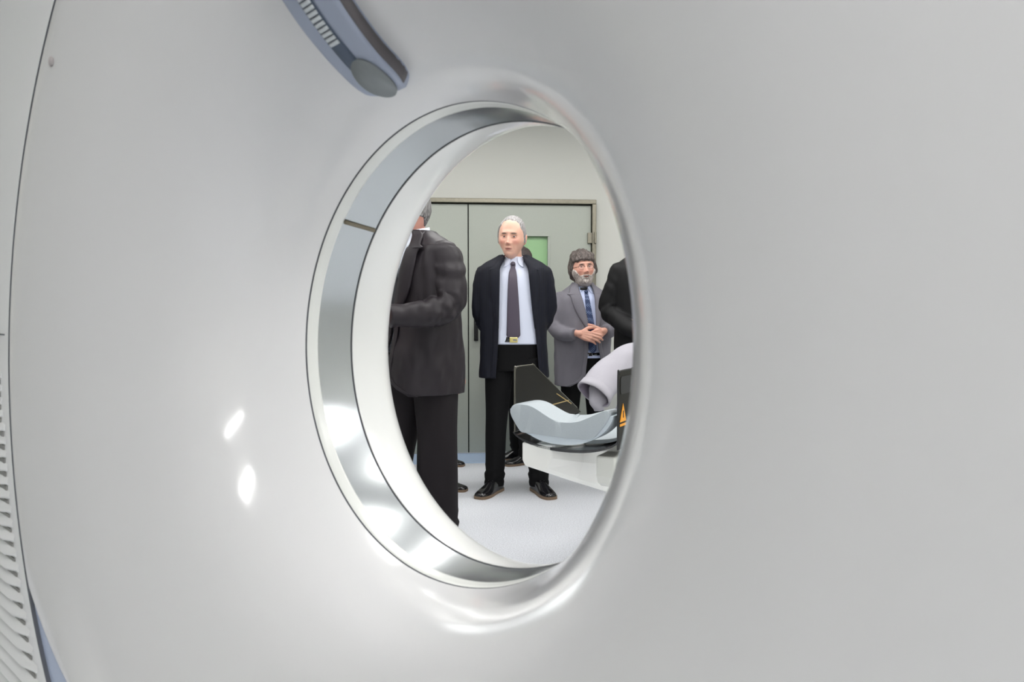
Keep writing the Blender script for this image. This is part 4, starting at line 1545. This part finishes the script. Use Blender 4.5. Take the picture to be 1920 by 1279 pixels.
# ------------------------------------------------------------------ man on the left, turned away to the left
def left_man():
    k = 1.02
    P = thing('person', 'man in charcoal suit at left, turned sideways, head cut by the bore edge', 'person', (-.452, 3.42, 0), math.radians(-50))
    P.scale = (k, k, k)
    suit = mat('charcoal_suit', (35, 30, 35), .5, spec=.35, noise_amt=.10, noise_scale=520)
    trs = mat('charcoal_trousers', (27, 23, 26), .8, spec=.25, noise_amt=.15, noise_scale=420)
    shirt = mat('shirt_white', (220, 226, 238), .7)
    tie_m = mat('tie_black', (34, 34, 42), .4)
    hp = dict(a=.078, b=.098, c=.128, jaw=.2)
    HM = head_mat((.004, -.070, 1.628), math.radians(-20), 0, math.radians(6), 1.0)
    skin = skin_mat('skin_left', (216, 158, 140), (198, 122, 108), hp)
    Rw = (-.10, -.30, 1.12)
    Lw = (.15, -.31, 1.125)
    arms = [([(-.17, 0, 1.42), (-.24, -.02, 1.15), Rw], [.05, .032, .027]), ([(.17, 0, 1.42), (.25, -.0, 1.17), Lw], [.05, .032, .027])]
    legs = [([(-.09, .0, .92), (-.10, -.08, .5), (-.11, -.13, .08)], [.07, .05, .034]), ([(.09, .0, .92), (.10, .0, .5), (.11, .02, .08)], [.07, .05, .034])]
    torso = [([(0, 0, .95), (0, 0, 1.15), (0, .0, 1.35), (0, .0, 1.45)], [.11, .11, .11, .07]), ([(-.15, 0, 1.43), (.15, 0, 1.43)], [.05, .05])]
    hands = [dict(wrist=Rw, fwd=(.5, -1, -.1), back=(-.2, -.2, 1), thumb_side=(1, 0, .2), curl=(.5, .7, .5)),
             dict(wrist=Lw, fwd=(-.3, -1, -.25), back=(1, -.2, .15), thumb_side=(0, 0, 1), curl=(.7, .9, .6))]
    build_body(P, hp, HM, skin, arms, legs, torso, neck_chain(1.43, 1.58, .0, -.06, 0, .060), hands, voxel=.005)

    def thick(q, d):
        yl = np.interp(q[2], [-.12, -.085, -.035, -.028, .03, .06, .10, .118, .13], [.2, .055, .045, -.015, -.030, -.040, -.05, -.07, -.085])
        return float(sstep(q[1] - yl, 0, .012)), .007
    hair_shell('hair', hp, HM, thick, hair_mat('hair_dark_grey', (58, 56, 56), (150, 148, 148)), P, namp=.002, nseed=4)
    sec = Sec([(.76, .205, .196, .0, 2.4), (.90, .212, .188, .002, 2.4), (1.05, .214, .165, .005, 2.4), (1.2, .222, .160, 0, 2.3), (1.33, .232, .158, .005, 2.3), (1.41, .230, .146, .01, 2.4),
               (1.455, .212, .128, .008, 2.4), (1.485, .174, .106, .0, 2.3), (1.515, .125, .086, -.012, 2.1), (1.55, .086, .076, -.024, 2.0)])
    ssec = Sec([(.93, .19, .145, .0, 2.3), (1.05, .195, .146, -.002, 2.3), (1.2, .20, .145, -.004, 2.3), (1.33, .20, .140, -.002, 2.3), (1.41, .19, .128, .0, 2.3),
                (1.46, .15, .108, .0, 2.2), (1.50, .105, .088, -.006, 2.0), (1.54, .074, .072, -.026, 2.0)])
    g = G(); closed_shell(g, ssec, .95, 1.54, 0, amp=.003); g.obj('shirt', shirt, P)
    xl = lambda z: float(np.interp(z, [.76, 1.05, 1.12, 1.45, 1.52, 1.56], [-.06, -.01, -.005, -.088, -.078, -.06]))
    xr = lambda z: float(np.interp(z, [.76, .85, 1.05, 1.12, 1.45, 1.52, 1.56], [.06, .0, .015, .02, .088, .078, .06]))
    jk = fused_jacket(sec, .755, 1.548, xl, xr, [([(-.178, .0, 1.425), (-.215, -.0, 1.31), (-.238, -.02, 1.17), (-.20, -.15, 1.13), (-.125, -.275, 1.12)], [.074, .068, .062, .056, .046], .5, 1.2),
                      ([(.178, .005, 1.425), (.212, .012, 1.32), (.236, .010, 1.20), (.225, -.085, 1.145), (.195, -.175, 1.135), (.165, -.275, 1.128)], [.076, .072, .068, .063, .058, .050], .5, 3.0)], suit, P, amp=.013, seed=12, hem_round=.08, voxel=.0065)
    patch('lapel', sec, [(1.535, .062, .090), (1.50, .078, .126), (1.46, .088, .150), (1.445, .076, .170), (1.432, .074, .152), (1.35, .062, .148), (1.22, .040, .118), (1.10, .016, .034)], .011, suit, jk, lift=lambda t, u: .012 * u * (1 - u) * 4)
    patch('lapel', sec, [(1.535, -.090, -.062), (1.50, -.126, -.078), (1.46, -.150, -.088), (1.445, -.170, -.076), (1.432, -.152, -.074), (1.35, -.148, -.062), (1.22, -.118, -.036), (1.10, -.030, -.004)], .011, suit, jk, lift=lambda t, u: .012 * u * (1 - u) * 4)
    # welt pocket and flap pocket
    g = G()
    collar_ring(P, shirt, 0, -.032, 1.502, .074, .070, .050)
    patch('collar', ssec, [(1.53, .012, .066), (1.51, .012, .068), (1.48, .030, .066), (1.455, .052, .066)], .008, shirt, P, thick=.003)
    patch('collar', ssec, [(1.53, -.066, -.012), (1.51, -.068, -.012), (1.48, -.066, -.030), (1.455, -.066, -.052)], .008, shirt, P, thick=.003)
    tie = patch('tie', ssec, [(1.485, -.016, .016), (1.465, -.013, .013), (1.44, -.016, .016), (1.38, -.022, .022), (1.2, -.032, .032), (1.05, -.038, .038)], .008, tie_m, P, thick=.004, nx=8)
    g = G(); g.ellipsoid((0, ssec.fy(0, 1.475) - .014, 1.478), (.018, .011, .017)); g.obj('tie_knot', tie_m, tie)
    tsec = Sec([(.78, .175, .150, .015, 2.3), (.90, .185, .152, .01, 2.3), (1.0, .19, .145, .0, 2.3), (1.03, .19, .145, .0, 2.3)])
    trousers('trousers', tsec, 1.0, [((-.085, .0, .86), (-.10, -.09, .5), (-.11, -.13, .05), .12, .098, .085), ((.085, .02, .86), (.105, .02, .5), (.115, .03, .05), .115, .095, .088)], trs, P, seed=5)
    shoe(P, -.12, -.17, math.radians(-12), BLACK_LEATHER, SOLE_BLK)
    shoe(P, .12, -.02, math.radians(12), BLACK_LEATHER, SOLE_BLK)
    return P


# ------------------------------------------------------------------ simpler figures (mostly hidden in the photograph)
def plain_man(label, loc, yaw, k, suit_c, hairc, arms_pts, hand_kw, shoes, hem=.76, tsc=(20, 20, 22), hair_th=.010, open_front=True, legs_pts=None, skin_c=(214, 160, 140), depth=1.0, cuff=None, sleeve_crease=1.2):
    P = thing('person', label, 'person', loc, yaw)
    P.scale = (k, k, k)
    suit = mat('suit', tuple(int(v * .75) for v in suit_c), .7, spec=.3, noise_amt=.1, noise_scale=400)
    trs = mat('trousers', tuple(int(v * .7) for v in tsc), .85, spec=.2)
    shirt = mat('shirt', (222, 224, 232), .7)
    hp = dict(a=.077, b=.098, c=.126, jaw=.22)
    HM = head_mat((0, -.03, 1.66), 0, 0, 0, 1.0)
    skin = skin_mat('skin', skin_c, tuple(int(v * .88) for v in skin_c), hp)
    arms = [(p[:1] + p[2:3] + p[-1:], [.05, .038, .027]) for p in arms_pts]
    lp = legs_pts or [((-.09, .0, .88), (-.10, -.005, .5), (-.11, .012, .045)), ((.09, .0, .88), (.10, -.005, .5), (.11, .012, .045))]
    legs = [([(a[0], a[1], .92), b, (c[0], c[1], .08)], [.07, .05, .034]) for a, b, c in lp]
    torso = [([(0, 0, .95), (0, 0, 1.15), (0, .0, 1.35), (0, .0, 1.45)], [.10, .10, .11 * depth, .07]), ([(-.15, 0, 1.43), (.15, 0, 1.43)], [.05, .05])]
    build_body(P, hp, HM, skin, arms, legs, torso, neck_chain(1.43, 1.60, .015, .0, 0, .058), hand_kw, voxel=.006)

    def thick(q, d):
        yl = np.interp(q[2], [-.12, -.085, -.035, -.028, .03, .06, .09, .105], [.2, .045, .035, -.020, -.036, -.05, -.065, -.2])
        return float(sstep(q[1] - yl, 0, .012)), hair_th
    hair_shell('hair', hp, HM, thick, hair_mat('hair', hairc, tuple(min(255, v + 30) for v in hairc)), P, nu=80, nv=60, namp=.004)
    sec = Sec([(hem - .01, .215, .135 * depth, .01, 2.4), (.95, .213, .135 * depth, .01, 2.4), (1.1, .216, .135 * depth, .0, 2.4), (1.3, .228, .14 * depth, 0, 2.4), (1.41, .228, .132, .0, 2.5),
               (1.455, .210, .118, .005, 2.5), (1.49, .172, .100, .012, 2.3), (1.52, .128, .086, .018, 2.1), (1.55, .088, .074, .02, 2.0)])
    ssec = Sec([(.93, .185, .118, .0, 2.3), (1.2, .195, .122, -.004, 2.3), (1.33, .20, .124, -.002, 2.3), (1.41, .19, .115, .0, 2.3), (1.46, .15, .098, .008, 2.2), (1.50, .10, .083, .014, 2.0), (1.53, .072, .070, .012, 2.0)])
    g = G(); closed_shell(g, ssec, .95, 1.53, 0, rows=24, cols=32); g.obj('shirt', shirt, P)
    jk = fused_jacket(sec, hem, 1.56, lambda z: float(np.interp(z, [.7, 1.1, 1.5, 1.55], [-.03, -.004, -.064, -.05])), lambda z: float(np.interp(z, [.7, 1.1, 1.5, 1.55], [.03, .004, .064, .05])),
                      [(p, list(np.interp(np.linspace(0, 1, len(p)), [0, .5, 1], [.073, .062, .047])), .5, sleeve_crease) for p in arms_pts], suit, P, amp=.006, seed=loc[0] * 7, voxel=.009)
    for i, p in enumerate(arms_pts):
        if cuff == i:
            a, b = np.array(p[-2], float), np.array(p[-1], float)
            t = (b - a) / np.linalg.norm(b - a)
            g = G(); g.grid(tube_rings([b - t * .03, b, b + t * .018], [.037, .036, .035], n=8, seg=20), close_v=True)
            o = g.obj('shirt_cuff', shirt, P)
            md = o.modifiers.new('s', 'SOLIDIFY'); md.thickness = .003
    collar_ring(P, shirt, 0, .010, 1.495, .070, .068, .045)
    tsec = Sec([(.80, .17, .115, .005, 2.3), (.90, .18, .115, .005, 2.3), (1.0, .182, .117, .0, 2.3), (1.02, .182, .117, .0, 2.3)])
    trousers('trousers', tsec, .98, [(a, b, c, .098, .076, .066) for a, b, c in lp], trs, P, seed=2)
    for (x, y, yw) in shoes:
        shoe(P, x, y, yw, BLACK_LEATHER, SOLE_TAN)
    return P


central_man()
bearded_man()
left_man()
A_R = [(-.178, .0, 1.42), (-.215, .012, 1.31), (-.245, .015, 1.17), (-.155, -.14, 1.06), (-.035, -.245, 1.00)]
A_L = [(.178, .0, 1.42), (.215, .012, 1.31), (.245, .01, 1.17), (.19, -.12, 1.10), (.09, -.225, 1.06)]
plain_man('man in black jacket at the right edge of the bore, holding a pale grey coat', (.885, 4.45, 0), math.radians(4), 1.015, (15, 15, 18), (60, 52, 46),
          [A_R, A_L], [dict(wrist=(-.02, -.258, .99), fwd=(1, -.5, -.2), back=(-.3, -.4, 1), thumb_side=(0, -1, .2), curl=(.6, .8, .5)),
                       dict(wrist=(.07, -.24, 1.05), fwd=(-.8, -.6, -.2), back=(.2, -.5, 1), thumb_side=(-.5, -1, .2), curl=(.6, .7, .5))],
          [(-.12, -.03, -.15), (.12, -.03, .15)], cuff=0, sleeve_crease=1.8)
D_R = [(-.178, .0, 1.42), (-.215, .01, 1.31), (-.232, .02, 1.15), (-.215, -.03, 1.0), (-.20, -.06, .88)]
D_L = [(.178, .0, 1.42), (.215, .01, 1.31), (.232, .02, 1.15), (.215, -.03, 1.0), (.20, -.06, .88)]
DH = [dict(wrist=(-.20, -.065, .86), fwd=(0, -.1, -1), back=(-1, 0, 0), thumb_side=(0, -1, 0), curl=(.3, .4, .3)),
      dict(wrist=(.20, -.065, .86), fwd=(0, -.1, -1), back=(1, 0, 0), thumb_side=(0, -1, 0), curl=(.3, .4, .3))]
DS = [(-.10, -.02, -.1), (.10, -.02, .1)]
plain_man('dark-haired person mostly hidden behind the man in the navy suit', (.078, 5.36, 0), math.radians(-70), .945, (30, 30, 36), (40, 30, 28), [D_R, D_L], DH, DS, hair_th=.012)
plain_man('person in dark jacket hidden behind the charcoal suit, nearer tan-soled shoe showing', (-.50, 4.42, 0), math.radians(64), .91, (26, 25, 28), (60, 54, 50), [D_R, D_L], DH, DS)
plain_man('person farthest back at left, only a black shoe by the door showing', (-.57, 5.17, 0), math.radians(62), .90, (28, 28, 32), (50, 44, 40), [D_R, D_L], DH, DS)

# ------------------------------------------------------------------ coat over the forearm of the man in black
coat_m = mat('coat_grey', (163, 161, 169), .75, noise_amt=.03, noise_scale=300)
lin_m = mat('coat_lining', (140, 132, 148), .8)
coat = thing('coat', 'pale grey coat hanging from the man in black, open sleeve cuff above the head rest', 'coat', (.66, 4.10, .95))
cl = np.array(coat.location)


def cw(p):
    return np.array(p) - cl


def cdisp(t, th, X):
    return .007 * noise.noise(Vector((X[0] * 10 + math.cos(th), X[1] * 10 + math.sin(th), X[2] * 9))) + .004 * math.sin(t * 16 + 3 * math.cos(th)) + .004 * noise.noise(Vector((math.cos(th) * 3, math.sin(th) * 3, t * 5)))


pth = [cw(p) for p in ((.83, 4.16, .94), (.73, 4.12, .905), (.635, 4.055, .845), (.54, 3.975, .775), (.465, 3.875, .705))]
rings = tube_rings(pth, [.06, .088, .098, .100, .102], n=46, seg=36, squash=.6, disp=cdisp, up=(-.2, -1, .1))
c1 = np.mean(rings[-1], axis=0)
inn = [[c1 + (np.array(p) - c1) * .93 for p in rings[-1]]] + [[np.mean(rings[-k], axis=0) + (np.array(p) - np.mean(rings[-k], axis=0)) * .90 for p in rings[-k]] for k in (3, 6, 9)]
g = G(); g.grid(rings + inn[:1], close_v=True); g.f.append(tuple(range(36)))
sl = g.obj('coat_sleeve', coat_m, coat)
g = G(); g.grid(inn, close_v=True); g.f.append(tuple(range(36 * 3, 36 * 4)))
o = g.obj('sleeve_lining', lin_m, sl); o['label'] = 'creased lilac-grey lining inside the cuff'
# stitched hem band
hem = [[np.mean(rings[k], axis=0) + (np.array(p) - np.mean(rings[k], axis=0)) * s for p in rings[k]] for k, s in ((40, 1.004), (40, 1.028), (43, 1.03), (45, 1.03), (45, .97))]
g = G(); g.grid(hem, close_v=True); g.obj('cuff_band', coat_m, sl)
# bundled part inside the sleeve mouth
g = G(); g.grid(tube_rings([cw(p) for p in ((.53, 3.96, .79), (.50, 3.92, .72), (.495, 3.90, .66), (.50, 3.91, .61))], [.05, .052, .05, .03], n=20, seg=24, squash=.6, disp=cdisp, up=(0, -1, 0)), close_v=True, cap=True)
g.obj('coat_lining_tongue', coat_m, coat)
# body of the coat gathered in the hand, hanging down in deep folds
R = []
for i in range(40):
    t = i / 39
    row = []
    for j in range(40):
        u = j / 39
        wd = .10 + .26 * t ** .7
        x = .83 + wd * (u - .5) - .02 * t + (.06 * (1 - t))
        y = 4.115 + (.016 + .016 * t) * math.sin(u * 21 + 1.2 * t) + .02 * t
        row.append(cw((x, y, 1.0 - .42 * t)))
    R.append(row)
g = G(); g.grid(R)
o = g.obj('coat_body', coat_m, coat)
md = o.modifiers.new('s', 'SOLIDIFY'); md.thickness = .008
